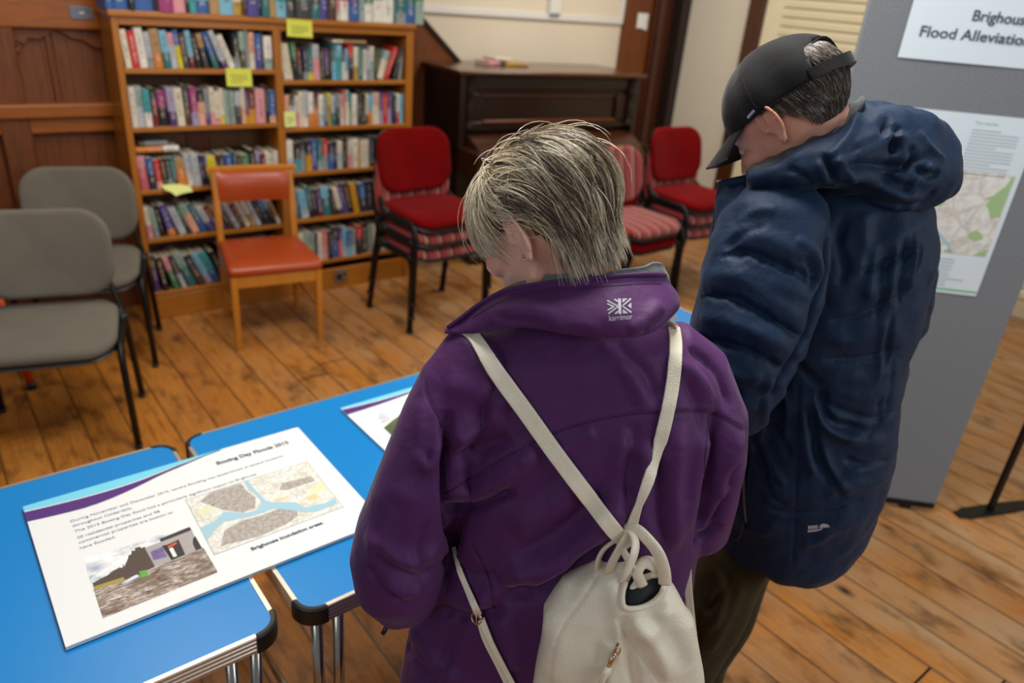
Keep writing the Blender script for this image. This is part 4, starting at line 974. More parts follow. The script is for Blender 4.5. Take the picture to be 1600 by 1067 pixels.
def strands(name, mats, parent, roots, rng_, rad=.00055, n=3):
    """roots: list of (points list, material index)"""
    V = []; Fc = []; MI = []
    for pts, mi in roots:
        k = len(pts); base = len(V)
        for i, p in enumerate(pts):
            t = (pts[min(i+1, k-1)]-pts[max(i-1, 0)]); t.normalize()
            a = t.orthogonal().normalized(); b_ = t.cross(a); r = rad*(1-.75*(i/(k-1))**2)
            for j in range(n):
                an = 2*PI*j/n; q = p+a*math.cos(an)*r+b_*math.sin(an)*r; V.append((q.x, q.y, q.z))
        for i in range(k-1):
            for j in range(n): Fc.append((base+i*n+j, base+i*n+(j+1) % n, base+(i+1)*n+(j+1) % n, base+(i+1)*n+j)); MI.append(mi)
    me = bpy.data.meshes.new(name); me.from_pydata(V, [], Fc); me.polygons.foreach_set('material_index', MI)
    return link(me, name, mats, parent, smooth=True)
def hair_mat(name, col, rough=.38):
    t = NT(name); n = t.noise(t.coord(), 60, 2); c = lin(col); t.base(t.mix(n, tuple(x*.8 for x in c[:3])+(1,), tuple(min(1, x*1.15) for x in c[:3])+(1,)))
    t.setv(Roughness=rough, Specular_IOR_Level=.45, Sheen_Weight=.1); return t.m
def rebase(root):
    """put the figure's parts under a root standing on the floor, keeping them where they are"""
    for ch in root.children: ch.matrix_parent_inverse = Matrix.Identity(4); ch.location = Vector(ch.location)-root.location

# ------------------------------------------------------------------ the woman in the purple jacket
M_skin = skin_mat('fair_skin', 'e3b29c', 'd8927c')
M_purple = cloth_mat('purple_shell_fabric', '4c2056', .64, .08, .20, 1100, .3)
M_navyc = cloth_mat('navy_shell_fabric', '0a243f', .64, .05, .20, 1200, .26, fs=20)
M_fleece = cloth_mat('grey_fleece', '6f7170', .95, .4, .4, 400, .1)
WR = Vector((.64, .66, 0))
wo = thing('person', 'person with short blonde-grey hair in purple jacket bending over the table, seen from behind', 'person', WR)
jk = MB()
loft(jk, [(895, 470, 1.06, 95, .075), (893, 505, 1.07, 150, .10), (895, 540, 1.075, 188, .118), (900, 590, 1.09, 205, .13), (902, 650, 1.11, 208, .142), (900, 720, 1.14, 206, .150), (888, 800, 1.18, 203, .155), (872, 880, 1.22, 205, .160), (860, 960, 1.26, 214, .168), (848, 1060, 1.30, 224, .178), (838, 1150, 1.345, 228, .18), (832, 1200, 1.37, 226, .18)], 40, 2.5)
loft(jk, [(755, 553, 1.03, 62, .065), (712, 600, 1.03, 62, .068), (688, 665, 1.035, 66, .074), (669, 720, 1.045, 70, .078), (650, 775, 1.055, 72, .080), (633, 825, 1.07, 74, .082), (624, 862, 1.085, 73, .080), (626, 900, 1.10, 66, .072), (640, 925, 1.13, 52, .060)], 28, 2.2)
loft(jk, [(640, 905, 1.12, 58, .062), (690, 890, 1.24, 52, .055), (740, 870, 1.33, 46, .050)], 24, 2.0, side=VU)
loft(jk, [(1030, 553, 1.07, 64, .065), (1075, 590, 1.085, 66, .070), (1096, 650, 1.10, 67, .074), (1098, 710, 1.12, 64, .076), (1090, 765, 1.15, 62, .076), (1078, 815, 1.19, 58, .070)], 28, 2.2)
loft(jk, [(1080, 800, 1.17, 56, .062), (1050, 815, 1.29, 48, .052), (1000, 820, 1.38, 42, .048)], 24, 2.0, side=VU)
jm = fuse(jk, .0036, 9)
WF = [([(697, 640), (700, 700), (701, 770), (706, 850), (690, 880)], .010, -.016), ([(700, 700), (712, 780), (716, 850)], .014, -.006),
      ([(1118, 620), (1108, 700), (1100, 780), (1088, 850)], .012, -.007), ([(1106, 650), (1085, 740), (1070, 840)], .018, .006),
      # drape folds across the back
      ([(700, 778), (750, 762), (800, 735), (840, 700)], .016, .010), ([(705, 800), (755, 788), (805, 765)], .010, -.009), ([(720, 770), (770, 748), (830, 712)], .012, -.004),
      ([(705, 700), (745, 668), (790, 648)], .018, .006), ([(700, 730), (750, 700), (800, 682)], .012, -.005), ([(690, 600), (740, 612), (800, 640)], .02, .004),
      ([(775, 905), (850, 880), (920, 835), (985, 770)], .022, .012), ([(760, 935), (840, 925), (900, 895), (950, 850)], .016, -.012), ([(800, 870), (870, 835), (940, 775), (990, 700)], .018, -.007),
      ([(800, 830), (860, 790), (910, 740)], .016, .006), ([(860, 720), (900, 690), (930, 670)], .012, .004),
      ([(1010, 690), (1000, 760), (1010, 860)], .018, .007), ([(1030, 680), (1028, 760), (1035, 850)], .012, -.006), ([(1062, 660), (1052, 760), (1056, 860)], .016, .006), ([(975, 670), (965, 740), (950, 800)], .018, .006), ([(990, 660), (985, 740), (970, 800)], .012, -.005),
      ([(940, 540), (985, 590), (1010, 640)], .012, .004), ([(960, 535), (1005, 580), (1030, 625)], .010, -.004), ([(1055, 560), (1095, 600), (1115, 650)], .014, .006), ([(1075, 540), (1120, 580), (1140, 640)], .010, -.006), ([(1070, 590), (1090, 640), (1100, 690)], .010, -.004),
      ([(740, 545), (770, 600), (800, 640)], .02, .003),
      # left sleeve
      ([(655, 700), (668, 730), (690, 700), (700, 660)], .010, .008), ([(648, 760), (660, 735), (672, 700)], .010, -.006), ([(585, 850), (612, 885), (655, 905), (690, 880)], .012, -.012), ([(575, 880), (600, 915), (630, 940)], .009, -.010), ([(572, 830), (600, 862), (650, 878), (690, 850)], .014, .008), ([(600, 905), (630, 925), (660, 915)], .010, .008),
      ([(590, 790), (620, 770), (660, 790)], .02, .004), ([(655, 620), (660, 680), (650, 740)], .014, .004), ([(668, 810), (650, 860), (665, 890)], .009, -.007),
      # right sleeve lower
      ([(1150, 720), (1130, 780), (1105, 830)], .012, -.008), ([(1140, 760), (1110, 800), (1090, 830)], .010, .007), ([(1130, 820), (1105, 835), (1085, 845)], .008, -.008), ([(1155, 670), (1140, 730), (1125, 780)], .014, .006),
      # lower body
      ([(690, 920), (740, 940), (790, 920)], .014, .008), ([(680, 950), (730, 965), (790, 950)], .012, -.007), ([(640, 980), (680, 1030), (720, 1067)], .014, .006), ([(625, 1000), (650, 1040), (690, 1080)], .010, -.006), ([(720, 960), (700, 1010), (690, 1060)], .012, -.004), ([(780, 960), (800, 1000), (810, 1050)], .02, .006),
      ([(690, 870), (740, 895), (790, 900)], .010, -.006), ([(830, 940), (850, 900), (900, 870)], .014, .006)]
WF = [(a, b*.85, c*(.95 if (a[0][0] < 695 and 610 < a[0][1] < 920) else 1.7)) for a, b, c in WF]
folds(jm, WF)
noise_disp(jm, 9, .006, 3.1, (1, 1, .6)); noise_disp(jm, 26, .0022, 9.0, (1, 1, .7))
folds(jm, [([(697, 772), (745, 742), (800, 708), (870, 676), (930, 658), (985, 648), (1045, 645), (1090, 643), (1125, 652), (1158, 670)], .0022, -.0022, 'seam'),
           ([(697, 765), (745, 735), (800, 701), (870, 669), (930, 651), (985, 641), (1045, 638), (1090, 636), (1125, 645), (1158, 662)], .004, .0014, 'seam'),
           ([(660, 582), (668, 620), (690, 665), (697, 720), (697, 770)], .0022, -.002, 'seam'), ([(1098, 560), (1110, 600), (1116, 650), (1106, 720), (1090, 800)], .0022, -.0016, 'seam'),
           ([(738, 850), (762, 900), (772, 950)], .0022, -.0018, 'seam')])
JW = link(jm, 'jacket', M_purple, wo, smooth=True)
bj = bvh(jm)
M_thread = plain('dark_purple_seam', '2e1136', .7)
def seam(b, line, m, parent, r=.0009, near=1.1, off=.0002):
    q = spline(line, 7); MB().tube([hit(b, x, y, near)[0]-VF*off for x, y in q], r, 5).build('seam', m, parent, smooth=True)
for ln in ([(697, 772), (745, 742), (800, 708), (870, 676), (930, 658), (985, 648), (1045, 645), (1090, 643), (1125, 652), (1158, 670)], [(660, 582), (668, 620), (690, 665), (697, 720), (697, 770)], [(738, 850), (762, 900), (772, 950)], [(1106, 655), (1103, 700), (1098, 760)]): seam(bj, ln, M_thread, wo)
# collar with the hood packed inside
cst = [((700, 513, 1.00), (701, 521, 1.0), .004), ((722, 497, .992), (733, 523, .978), .006), ((752, 475, .985), (765, 520, .958), .010), ((790, 456, .972), (800, 512, .942), .014), ((850, 444, .958), (848, 514, .930), .018), ((910, 438, .950), (905, 524, .924), .020), ((965, 433, .950), (960, 528, .926), .020), ((1010, 430, .962), (1010, 522, .938), .018), ((1036, 431, .985), (1040, 503, .968), .014), ((1042, 437, 1.03), (1048, 488, 1.02), .012),
       ((1020, 450, 1.09), (1030, 490, 1.10), .010), ((950, 470, 1.14), (955, 500, 1.16), .010), ((860, 480, 1.15), (860, 510, 1.17), .010), ((780, 488, 1.12), (775, 520, 1.14), .010), ((728, 497, 1.07), (722, 522, 1.08), .008), ((705, 507, 1.03), (705, 520, 1.03), .005)]
NC = P(885, 480, 1.07)
def collar_rings(cst, NC, bulge=1.0, sub=5):
    K = len(cst); arr = np.array([list(a)+list(b)+[t] for a, b, t in cst]); out = []
    for i in range(K):
        p0, p1, p2, p3 = arr[i-1], arr[i], arr[(i+1) % K], arr[(i+2) % K]
        for k in range(sub):
            t = k/sub; out.append(.5*((2*p1)+(-p0+p2)*t+(2*p0-5*p1+4*p2-p3)*t*t+(-p0+3*p1-3*p2+p3)*t**3))
    rings = []
    for q in out:
        T = P(*q[:3]); B = P(*q[3:6]); th = q[6]*bulge; mid = (T+B)/2; o = (mid-NC); o.z *= .2; ax = (T-B).normalized(); o = (o-ax*o.dot(ax)).normalized(); L = (T-B).length
        ring = []
        for f, g in ((1.0, .0), (.985, .10), (.95, .22), (.90, .16), (.86, .2), (.7, .55), (.5, .9), (.3, 1.05), (.12, .85), (.0, .35), (-.02, -.1), (.1, -.35), (.4, -.45), (.7, -.4), (.9, -.3), (.98, -.18)):
            ring.append(B+(T-B)*f+o*(th*g))
        rings.append(ring)
    return rings
cm = MB(); cm.rings(collar_rings(cst, NC), closed=True)
co_ = cm.mesh('collar'); 
sd_ = bpy.data.objects.new('x', co_); COL.objects.link(sd_); sd_.modifiers.new('s', 'SUBSURF').levels = 2
dg = bpy.context.evaluated_depsgraph_get(); dg.update(); cme = bpy.data.meshes.new_from_object(sd_.evaluated_get(dg)); bpy.data.objects.remove(sd_)
folds(cme, [([(760, 500), (820, 480), (880, 500)], .01, .004), ([(980, 515), (1010, 500), (1035, 470)], .008, .005), ([(1000, 524), (1020, 505), (1040, 490)], .005, -.006), ([(770, 490), (800, 500), (850, 505)], .006, -.003), ([(860, 512), (900, 505), (940, 514)], .008, .003)], .95)
noise_disp(cme, 22, .003, 5.0)
link(cme, 'collar', M_purple, wo, smooth=True); bc_ = bvh(cme)
lst = [((x1, y1-dy-3, d1+.002), (x1, y1+16, d1+.014), .009) for (x1, y1, d1), dy in [((720, 502, 1.0), 0), ((752, 477, .992), 2), ((790, 457, .982), 6), ((830, 448, .97), 10), ((870, 442, .963), 11), ((915, 437, .96), 7), ((940, 435, .96), 4), ((965, 433, .96), 9), ((990, 431, .965), 10), ((1008, 430, .972), 12), ((1022, 430, .98), 18), ((1036, 431, .995), 13)]]
lst += [((1028, 445, 1.06), (1030, 470, 1.07), .008), ((950, 462, 1.12), (952, 490, 1.13), .008), ((860, 472, 1.13), (860, 500, 1.15), .008), ((780, 482, 1.10), (780, 505, 1.12), .008), ((735, 495, 1.05), (735, 512, 1.05), .006)]
MB().rings(collar_rings(lst, NC, 1.0, 4), closed=True).build('collar_lining', M_fleece, wo, smooth=True)
q = spline([a for a, b, c in cst[:10]], 5)
MB().tube([P(*v)-VF*.0035+VU*.001 for v in q], .0032, 8, flat=.8).build('collar_edge', M_purple, wo, smooth=True)
MB().tube([hit(bc_, v[0], v[1]+13, .95)[0] for v in q[8:-6]], .0009, 5).build('seam', M_thread, wo, smooth=True)
# emblem and lettering on the collar
M_silver = plain('silver_print', 'b6b2ba', .45, var=.03)
em = MB(); W1 = 1.0
def quad(a, b, t):
    (x0, y0), (x1, y1) = a, b; L = math.hypot(x1-x0, y1-y0); nx, ny = -(y1-y0)/L*t/2, (x1-x0)/L*t/2
    em.add([(x0+nx, y0+ny, 0), (x1+nx, y1+ny, 0), (x1-nx, y1-ny, 0), (x0-nx, y0-ny, 0)], [(0, 1, 2, 3)])
for a, b in (((0, .93), (.42, .52)), ((.03, .07), (.42, .48)), ((.0, .72), (.26, .5)), ((.0, .30), (.26, .5)), ((.30, .98), (.44, .80)), ((.30, .02), (.44, .20))): quad(a, b, .075)
em.add([(.44, 0, 0), (.56, 0, 0), (.56, 1, 0), (.44, 1, 0)], [(0, 1, 2, 3)])
for poly in ([(.62, .70), (.62, .98), (.84, .98)], [(.62, .02), (.62, .30), (.84, .02)], [(.82, .5), (.98, .30), (.98, .70)], [(.58, .52), (.66, .52), (.98, .88), (.98, .98), (.94, .98)], [(.58, .48), (.66, .48), (.98, .12), (.98, .02), (.94, .02)]):
    em.add([(x, y, 0) for x, y in poly], [tuple(range(len(poly)))])
eme = em.mesh('emblem'); bm = bmesh.new(); bm.from_mesh(eme); bmesh.ops.subdivide_edges(bm, edges=bm.edges, cuts=2); bm.to_mesh(eme); bm.free()
link(decal(bc_, lambda x, y: (949+38*x-1.0*(y-.5), 491-24*y-2.5*x+1), eme), 'emblem', M_silver, wo)
tm = text_mesh('karrimor'); c = get_co(tm); wd_ = c[:, 0].max()-c[:, 0].min()
link(decal(bc_, lambda x, y: (951+36.5*x/wd_, 501.5-12.5*y-2.8*x/wd_), tm), 'lettering', M_silver, wo)

HWF = camvec(-.743, -.28, .611); HWU = camvec(-.42, .903, -.095); HM = frame_from(HWF, HWU); HO = P(849, 349, 1.0)
hb, HX = head_mb(HM, HO, .975, P(884, 500, 1.085), .054)
# slim body under the clothes, arms and hands
loft(hb, [(890, 520, 1.08, 120, .06), (895, 560, 1.09, 150, .09), (890, 700, 1.14, 150, .10), (870, 880, 1.22, 150, .10), (850, 1050, 1.29, 160, .11), (838, 1160, 1.35, 150, .11)], 24)
for st in ([(740, 590, 1.05, 36, .036), (672, 720, 1.06, 38, .04), (637, 850, 1.09, 36, .038)], [(1050, 595, 1.08, 36, .036), (1085, 700, 1.12, 36, .04), (1072, 790, 1.18, 34, .036)]): loft(hb, st, 18)
for a, b_, c_ in ((P(640, 880, 1.10), P(740, 870, 1.33), P(800, 850, 1.42)), (P(1072, 800, 1.18), P(1000, 820, 1.38), P(940, 832, 1.44))):
    loft(hb, [(*a, .032, .032), (*b_, .028, .026), (*c_, .026, .021)], world=True, side=VU)
w1, w2 = P(800, 850, 1.42), P(940, 832, 1.44)
h1 = hand_mb(w1, (w2-w1).normalized()*1.0+VF*.25, VF, 1, .45, .94); h2 = hand_mb(w2, (w1-w2).normalized()*1.0+VF*.25-VU*.25, VF, -1, .45, .94)
hb.add(h1.v, h1.f); hb.add(h2.v, h2.f)
hme = fuse(hb, .0030, 4)
link(hme, 'body', M_skin, wo, smooth=True)
eyes(HX, wo)
e1 = MB(); ball(e1, HX @ Vector((-.0835, -.004, -.030)), .0024, 8); e1.build('ear_stud', plain('gold_metal', 'c8a060', .25, 1.0), wo, smooth=True)
# hair: under-layer cap and combed strands
def on_scalp(d, lift, c=Vector((0, -.014, .026)), r=(.0755, .0965, .0775)):
    k = 1/math.sqrt((d.x/r[0])**2+(d.y/r[1])**2+(d.z/r[2])**2); return c+d*(k+lift)
hr = random.Random(11)
H_cols = [hair_mat('pale_blonde_hair', 'f0e3c4'), hair_mat('silver_hair', 'c8bda8'), hair_mat('ash_hair', '85745f'), hair_mat('dark_ash_hair', '4c3d2e'), hair_mat('honey_hair', 'b0925f')]
capm = MB()
def hairline(d):
    """true when direction d (head axes) carries hair"""
    az = math.atan2(abs(d.x), d.y)          # 0 front, pi back
    lim = np.interp(az, [0, .5, .9, 1.2, 1.45, 1.72, 1.82, 2.0, 2.5, PI], [.60, .50, .20, -.30, .10, .12, -.45, -.95, -1.35, -1.5])
    return d.z/max(1e-6, math.hypot(d.x, d.y)) > lim
cv = MB(); nu, nv = 48, 64; vs = []; keep = {}
for i in range(nu+1):
    for j in range(nv):
        el = PI/2-PI*.80*i/nu; az = 2*PI*j/nv; d = Vector((math.cos(el)*math.sin(az), math.cos(el)*math.cos(az), math.sin(el)))
        keep[(i, j)] = hairline(d); vs.append(HX @ on_scalp(d, .006))
fs = [(i*nv+j, i*nv+(j+1) % nv, (i+1)*nv+(j+1) % nv, (i+1)*nv+j) for i in range(nu) for j in range(nv) if keep[(i, j)] and keep[(i+1, j)]]
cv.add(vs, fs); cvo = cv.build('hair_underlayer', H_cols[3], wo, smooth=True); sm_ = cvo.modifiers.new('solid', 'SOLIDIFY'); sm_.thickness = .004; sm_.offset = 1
roots = []
part = Vector((-.10, .35, .93)).normalized()
def flow(p, d0):
    front = max(0, min(1, (d0.y*1.0+d0.z*.35-.60)*3.2))
    back = Vector((0.10*d0.x, -1.0, -.30-.5*max(0, -d0.y))); fr = Vector((-.45, .75, -.5))
    away = (p-part); away.normalize()
    g = back*(1-front)+fr*front
    if p.y < -.02: g = g+Vector((0, .75, -1.15))*min(1, (-.02-p.y)*1.7)*(1-front)
    return (g*.8+away*.35)
N = 14500; HXi = HX.inverted(); HXi3 = None; DOWN = (HX.to_3x3() @ Vector((0, -.10, -1))).normalized(); DOWN = (DOWN+Vector((0, 0, -.5))).normalized()
for s in range(N):
    while True:
        d = Vector((hr.gauss(0, 1), hr.gauss(0, 1), hr.gauss(0, 1))).normalized()
        if hairline(d) and d.z > -.80: break
    dq = Vector((round(d.x*15)/15, round(d.y*15)/15, round(d.z*15)/15)) if hr.random() < .75 else d
    cl = noise.noise(dq*6.5); cl2 = noise.noise(dq*15+Vector((7, 1, 3)))
    front = d.y*1.0+d.z*.35 > .66
    L = (.078 if front else .090)*hr.uniform(.7, 1.2)*(1.0 if d.z > -.2 else .75); nseg = 9
    p = d.copy(); base_l = .003+.010*max(0, cl+.3)+hr.uniform(0, .005); pts = []; jit = Vector((hr.gauss(0, 1), hr.gauss(0, 1), hr.gauss(0, 1)))*.05
    wob = hr.gauss(0, 1)*.25; hang = None; zth = hr.uniform(-.72, -.38); hl = hr.uniform(.35, 1.0)
    for q in range(nseg+1):
        f = q/nseg
        lf = .002+(base_l+.007*cl2)*math.sin(min(1, f*1.4+.15)*PI/2)+(.010*f**2 if front else .003*f)
        if hang is None: w_ = HX @ on_scalp(p, lf)
        else: pd = (pts[-1]-pts[-2]).normalized() if len(pts) > 1 else DOWN; w_ = pts[-1]+(pd*1.6+DOWN*.6+hang*.30).normalized()*(L/nseg*hl)
        pts.append(w_)
        if hang is None and p.z < zth and p.y < .1:
            o_ = (HX.to_3x3() @ Vector((p.x*.5+hr.gauss(0, .15), p.y*.5, 0))); hang = o_*.45+Vector((hr.gauss(0, .12), hr.gauss(0, .12), 0))
        g = flow(p, d)+jit*2+Vector((wob*math.sin(f*3+cl*6)*.5, 0, 0))+Vector((cl*.9, cl2*.6, cl*.3))*.55
        g = g-p*g.dot(p); g.normalize(); p = (p+g*(L/nseg/.088)).normalized()
    Hi = HXi3
    bad = False
    if 1:
        for w_ in pts[2:]:
            l_ = HXi @ w_
            if abs(l_.x) > .058 and -.030 < l_.y < .010 and -.045 < l_.z < .014: bad = True; break
    if bad and hr.random() < .97: continue
    bk = max(0, min(1, .5-d.y*2.2)); x = hr.random()
    lane = noise.noise(Vector((d.x*5, d.y*3.5, d.z*15)))*(1-bk)+noise.noise(Vector((d.x*16, d.y*6, d.z*3.5)))*bk
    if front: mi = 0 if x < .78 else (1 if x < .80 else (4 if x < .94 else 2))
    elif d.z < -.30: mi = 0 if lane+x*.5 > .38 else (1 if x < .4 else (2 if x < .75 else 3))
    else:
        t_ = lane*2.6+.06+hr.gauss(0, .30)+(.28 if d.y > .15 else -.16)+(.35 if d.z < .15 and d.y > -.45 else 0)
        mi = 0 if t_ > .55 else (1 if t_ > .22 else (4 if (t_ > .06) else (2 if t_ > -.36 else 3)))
    roots.append((pts, mi))
for s in range(46):          # stray hairs
    d = Vector((hr.gauss(0, .6), hr.gauss(.2, .8), abs(hr.gauss(.8, .3)))).normalized(); pts = []; p = d.copy(); g = (flow(p, d)+Vector((hr.gauss(0, 1), hr.gauss(0, 1), hr.gauss(0, 1)))*.7)
    l0 = .010; l1 = hr.uniform(.006, .030)
    for q in range(9):
        f = q/8; pts.append(HX @ on_scalp(p, l0+l1*math.sin(f*PI*.6))); g2 = g-p*g.dot(p); g2.normalize(); p = (p+g2*.10).normalized()
    roots.append((pts, 0))
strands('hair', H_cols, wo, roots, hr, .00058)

# sleeve-hem cord and trousers, shoes
MB().tube([P(611, 960, 1.13), P(606, 972, 1.13), P(600, 982, 1.13)], .0016, 8).build('hem_cord', plain('bright_purple_cord', '8a3aa0', .5), wo, smooth=True)
MB().tube([P(605, 978, 1.128), P(598, 990, 1.13)], [.0042, .0036], 8).build('cord_toggle', M_blackp, wo, smooth=True)
M_trous = cloth_mat('dark_trousers', '1c1c22', .8, .2, .3, 800)
def legs(parent, hips, feet, m, r=(.088, .062, .052), shoe='1a1614'):
    mb = MB()
    hc = (hips[0]+hips[1])/2
    loft(mb, [(*(hc+Vector((0, 0, .06))), .140, .095), (*hc, .150, .105), (*(hc-Vector((0, 0, .08))), .145, .105)], world=True, side=(hips[1]-hips[0]).normalized())
    for h, f in zip(hips, feet):
        kn = h*.5+f*.5+Vector((0, .02, .0)); loft(mb, [(*h, r[0], r[0]*1.08), (*(h*.72+kn*.28), r[0]*.96, r[0]), (*kn, r[1], r[1]*1.05), (*(kn*.5+f*.5), r[1]*.92, r[1]), (*(f+Vector((0, 0, .085))), r[2], r[2]*1.05), (*(f+Vector((0, 0, .055))), r[2]*1.02, r[2]*1.1)], world=True, side=Vector((1, 0, 0)))
    me = fuse(mb, .008, 4); noise_disp(me, 14, .008, 2.0, (1, 1, .5)); noise_disp(me, 34, .004, 7.0, (1, 1, .6)); link(me, 'trousers', m, parent, smooth=True)
    for f in feet:
        sh = MB(); y = Vector((0, 1, 0)); z = Vector((0, 0, 1))
        st = [(-.075, .030, .030, .036), (-.04, .035, .042, .042), (.0, .036, .045, .045), (.05, .030, .046, .034), (.10, .024, .050, .026), (.15, .020, .044, .022), (.182, .016, .028, .016)]
        sh.rings([ellipse_ring(f+y*a+z*(.012+hz), Vector((1, 0, 0)), z, wx, hz, 20, 2.6) for a, _, wx, hz in st]); ob = sh.build('shoe', plain('dark_shoe_leather', shoe, .5), parent, autosmooth=60)
        so_ = MB(); so_.prism([(wx*1.06*s*1.0, a) for s in (1,) for a, _, wx, hz in st]+[(-wx*1.06, a) for a, _, wx, hz in reversed(st)], 0, .022, lambda a, b, h: (f.x+a, f.y+b, h)); so_.build('sole', M_blackp, ob, bevel=.004)
legs(wo, [Vector((.55, .66, .70)), Vector((.71, .58, .70))], [Vector((.54, .60, 0)), Vector((.76, .56, 0))], M_trous)
rebase(wo)

# ------------------------------------------------------------------ backpack
M_leather = leather_mat('cream_leather', 'e9dfc9'); M_lining = plain('dark_bag_lining', '24272a', .8); M_brass = plain('pale_gold_metal', 'd8b898', .25, 1.0, var=.05)
bp_ = thing('backpack', 'cream leather backpack hanging on the back of the purple jacket', 'backpack', P(960, 1100, 1.1))
BG = MB()
loft(BG, [(x, y, d-.42*ry, rx, ry*.58) for x, y, d, rx, ry in [(990, 858, 1.060, 26, .022), (986, 878, 1.062, 48, .034), (983, 898, 1.065, 70, .044), (976, 925, 1.07, 99, .056), (967, 955, 1.08, 118, .066), (966, 1000, 1.10, 123, .076), (965, 1050, 1.125, 131, .084), (963, 1110, 1.155, 140, .090), (960, 1190, 1.20, 144, .086), (958, 1240, 1.24, 130, .07)]], 48, 2.9)
bgm = fuse(BG, .0034, 5)
# mouth of the bag pushed in
mouth = [(978, 905), (972, 925), (974, 946), (990, 950), (1012, 944), (1030, 930), (1038, 910), (1034, 888), (1022, 874), (1005, 872), (990, 884)]
folds(bgm, [([(940, 885), (960, 930), (968, 980), (975, 1040)], .012, .008), ([(972, 955), (978, 1000), (990, 1067), (1000, 1120)], .008, -.010), ([(975, 935), (1000, 975), (1030, 1020), (1050, 1067)], .014, .010), ([(1040, 930), (1030, 975), (995, 985), (970, 965)], .016, .008), ([(850, 960), (870, 1010), (860, 1067)], .02, .006), ([(880, 940), (905, 900), (930, 885)], .014, -.004), ([(930, 1000), (945, 1040), (940, 1100)], .012, -.004), ([(1010, 960), (1050, 1000), (1075, 1050)], .014, -.006), ([(950, 1000), (948, 1030), (955, 1080)], .010, .005)], 1.0)
noise_disp(bgm, 13, .004, 1.0); 
folds(bgm, [([(943, 880), (915, 930), (880, 980), (862, 1030), (858, 1080)], .0022, -.0028, 'seam'), ([(964, 968), (985, 1005), (1010, 1040), (1030, 1067), (1050, 1100)], .002, -.0022, 'seam'), ([(968, 966), (990, 1002), (1016, 1037), (1037, 1065)], .002, -.0016, 'seam')], 1.0)
co = get_co(bgm); rel = co-CAM; dep = rel@FW; sx_ = 800+F_PX*(rel@RT)/dep; sy_ = 533.5-F_PX*(rel@UP)/dep
mp_ = np.array(mouth, float); inside = np.zeros(len(co), bool); j = len(mp_)-1
for i in range(len(mp_)):
    c1 = (mp_[i, 1] > sy_) != (mp_[j, 1] > sy_); xx = (mp_[j, 0]-mp_[i, 0])*(sy_-mp_[i, 1])/(mp_[j, 1]-mp_[i, 1]+1e-9)+mp_[i, 0]; inside ^= c1 & (sx_ < xx); j = i
b_bag = bvh(bgm); no = get_no(bgm); frontf = (no@FW) < .1
dist = np.full(len(co), 1e9)
for i in range(len(mp_)):
    a = mp_[i]; b2 = mp_[(i+1) % len(mp_)]; s_ = b2-a; t = np.clip(((sx_-a[0])*s_[0]+(sy_-a[1])*s_[1])/(s_@s_), 0, 1); dist = np.minimum(dist, np.hypot(sx_-a[0]-t*s_[0], sy_-a[1]-t*s_[1]))
push = np.where(inside & frontf, .036*np.clip(dist/9, 0, 1)**.8, 0)
rimline = spline(mouth+[mouth[0]], 4); rim_pts = [hit(b_bag, x, y)[0] for x, y in rimline]
set_co(bgm, co+push[:, None]*(FW*.9+np.array([0, 0, -.5])*.4))
BO = link(bgm, 'bag_body', [M_leather, M_lining], bp_, smooth=True)
cx_, cy_ = mp_[:, 0].mean(), mp_[:, 1].mean(); lb = MB(); rr_ = []
for f, dz in ((.97, .002), (.90, .012), (.72, .022), (.4, .027), (.1, .028)):
    rr_.append([P(cx_+(x-cx_)*f, cy_+(y-cy_)*f, (hit(b_bag, x, y)[0]-Vector(CAM.tolist())).dot(VF)+dz) for x, y in rimline[:-1]])
lb.rings(rr_); lb.build('bag_lining', M_lining, bp_, smooth=True)
MB().tube([p-VF*.003 for p in rim_pts], .0042, 10).build('mouth_rim', M_leather, bp_, smooth=True)
MB().tube([P(983, 945, 1.035), P(985, 925, 1.03), P(1000, 905, 1.02), P(1022, 897, 1.03), P(1036, 905, 1.05)], [.010, .012, .013, .012, .010], 12, flat=.35).build('inner_flap', M_leather, bp_, smooth=True)
# straps and loops
S1 = [(706, 516), (722, 514), (742, 528), (775, 580), (820, 642), (870, 712), (920, 778), (960, 830), (985, 852)]
ribbon(bj, S1, [10, 22, 22, 27, 27, 27, 27, 26, 22], .0042, 'shoulder_strap', M_leather, bp_, .006, 1.0)
S2 = [(1044, 486), (1052, 505), (1056, 540), (1051, 600), (1037, 670), (1015, 745), (998, 790), (988, 820), (982, 850)]
ribbon(bj, S2, [16, 18, 21, 22, 22, 20, 12, 18, 16], .0042, 'shoulder_strap', M_leather, bp_, .006, 1.0)
def loop(pts, r, name='strap_loop', flat=.45, m=None):
    q = spline([np.array(P(*p)[:]) for p in pts], 6); MB().tube([Vector(p) for p in q], r, 12, flat=flat).build(name, m or M_leather, bp_, smooth=True)
loop([(936, 893, 1.035), (934, 878, 1.015), (942, 860, 1.01), (957, 847, 1.01), (972, 840, 1.012)], .0075)
loop([(952, 892, 1.02), (958, 876, 1.005), (968, 858, 1.0), (980, 838, 1.0), (988, 826, 1.01)], .0095)
loop([(972, 905, 1.0), (980, 892, .985), (990, 868, .98), (993, 848, .985), (987, 832, .992), (978, 830, 1.0)], .0085)
loop([(977, 828, 1.0), (993, 826, .99), (1012, 843, .99), (1028, 864, .992), (1037, 890, 1.0), (1039, 912, 1.01)], .0090)
loop([(966, 850, 1.008), (978, 868, 1.0), (988, 888, 1.0)], .007)
loop([(1004, 915, 1.01), (996, 895, 1.0), (1006, 880, 1.0), (1020, 884, 1.005), (1030, 895, 1.015)], .0075)
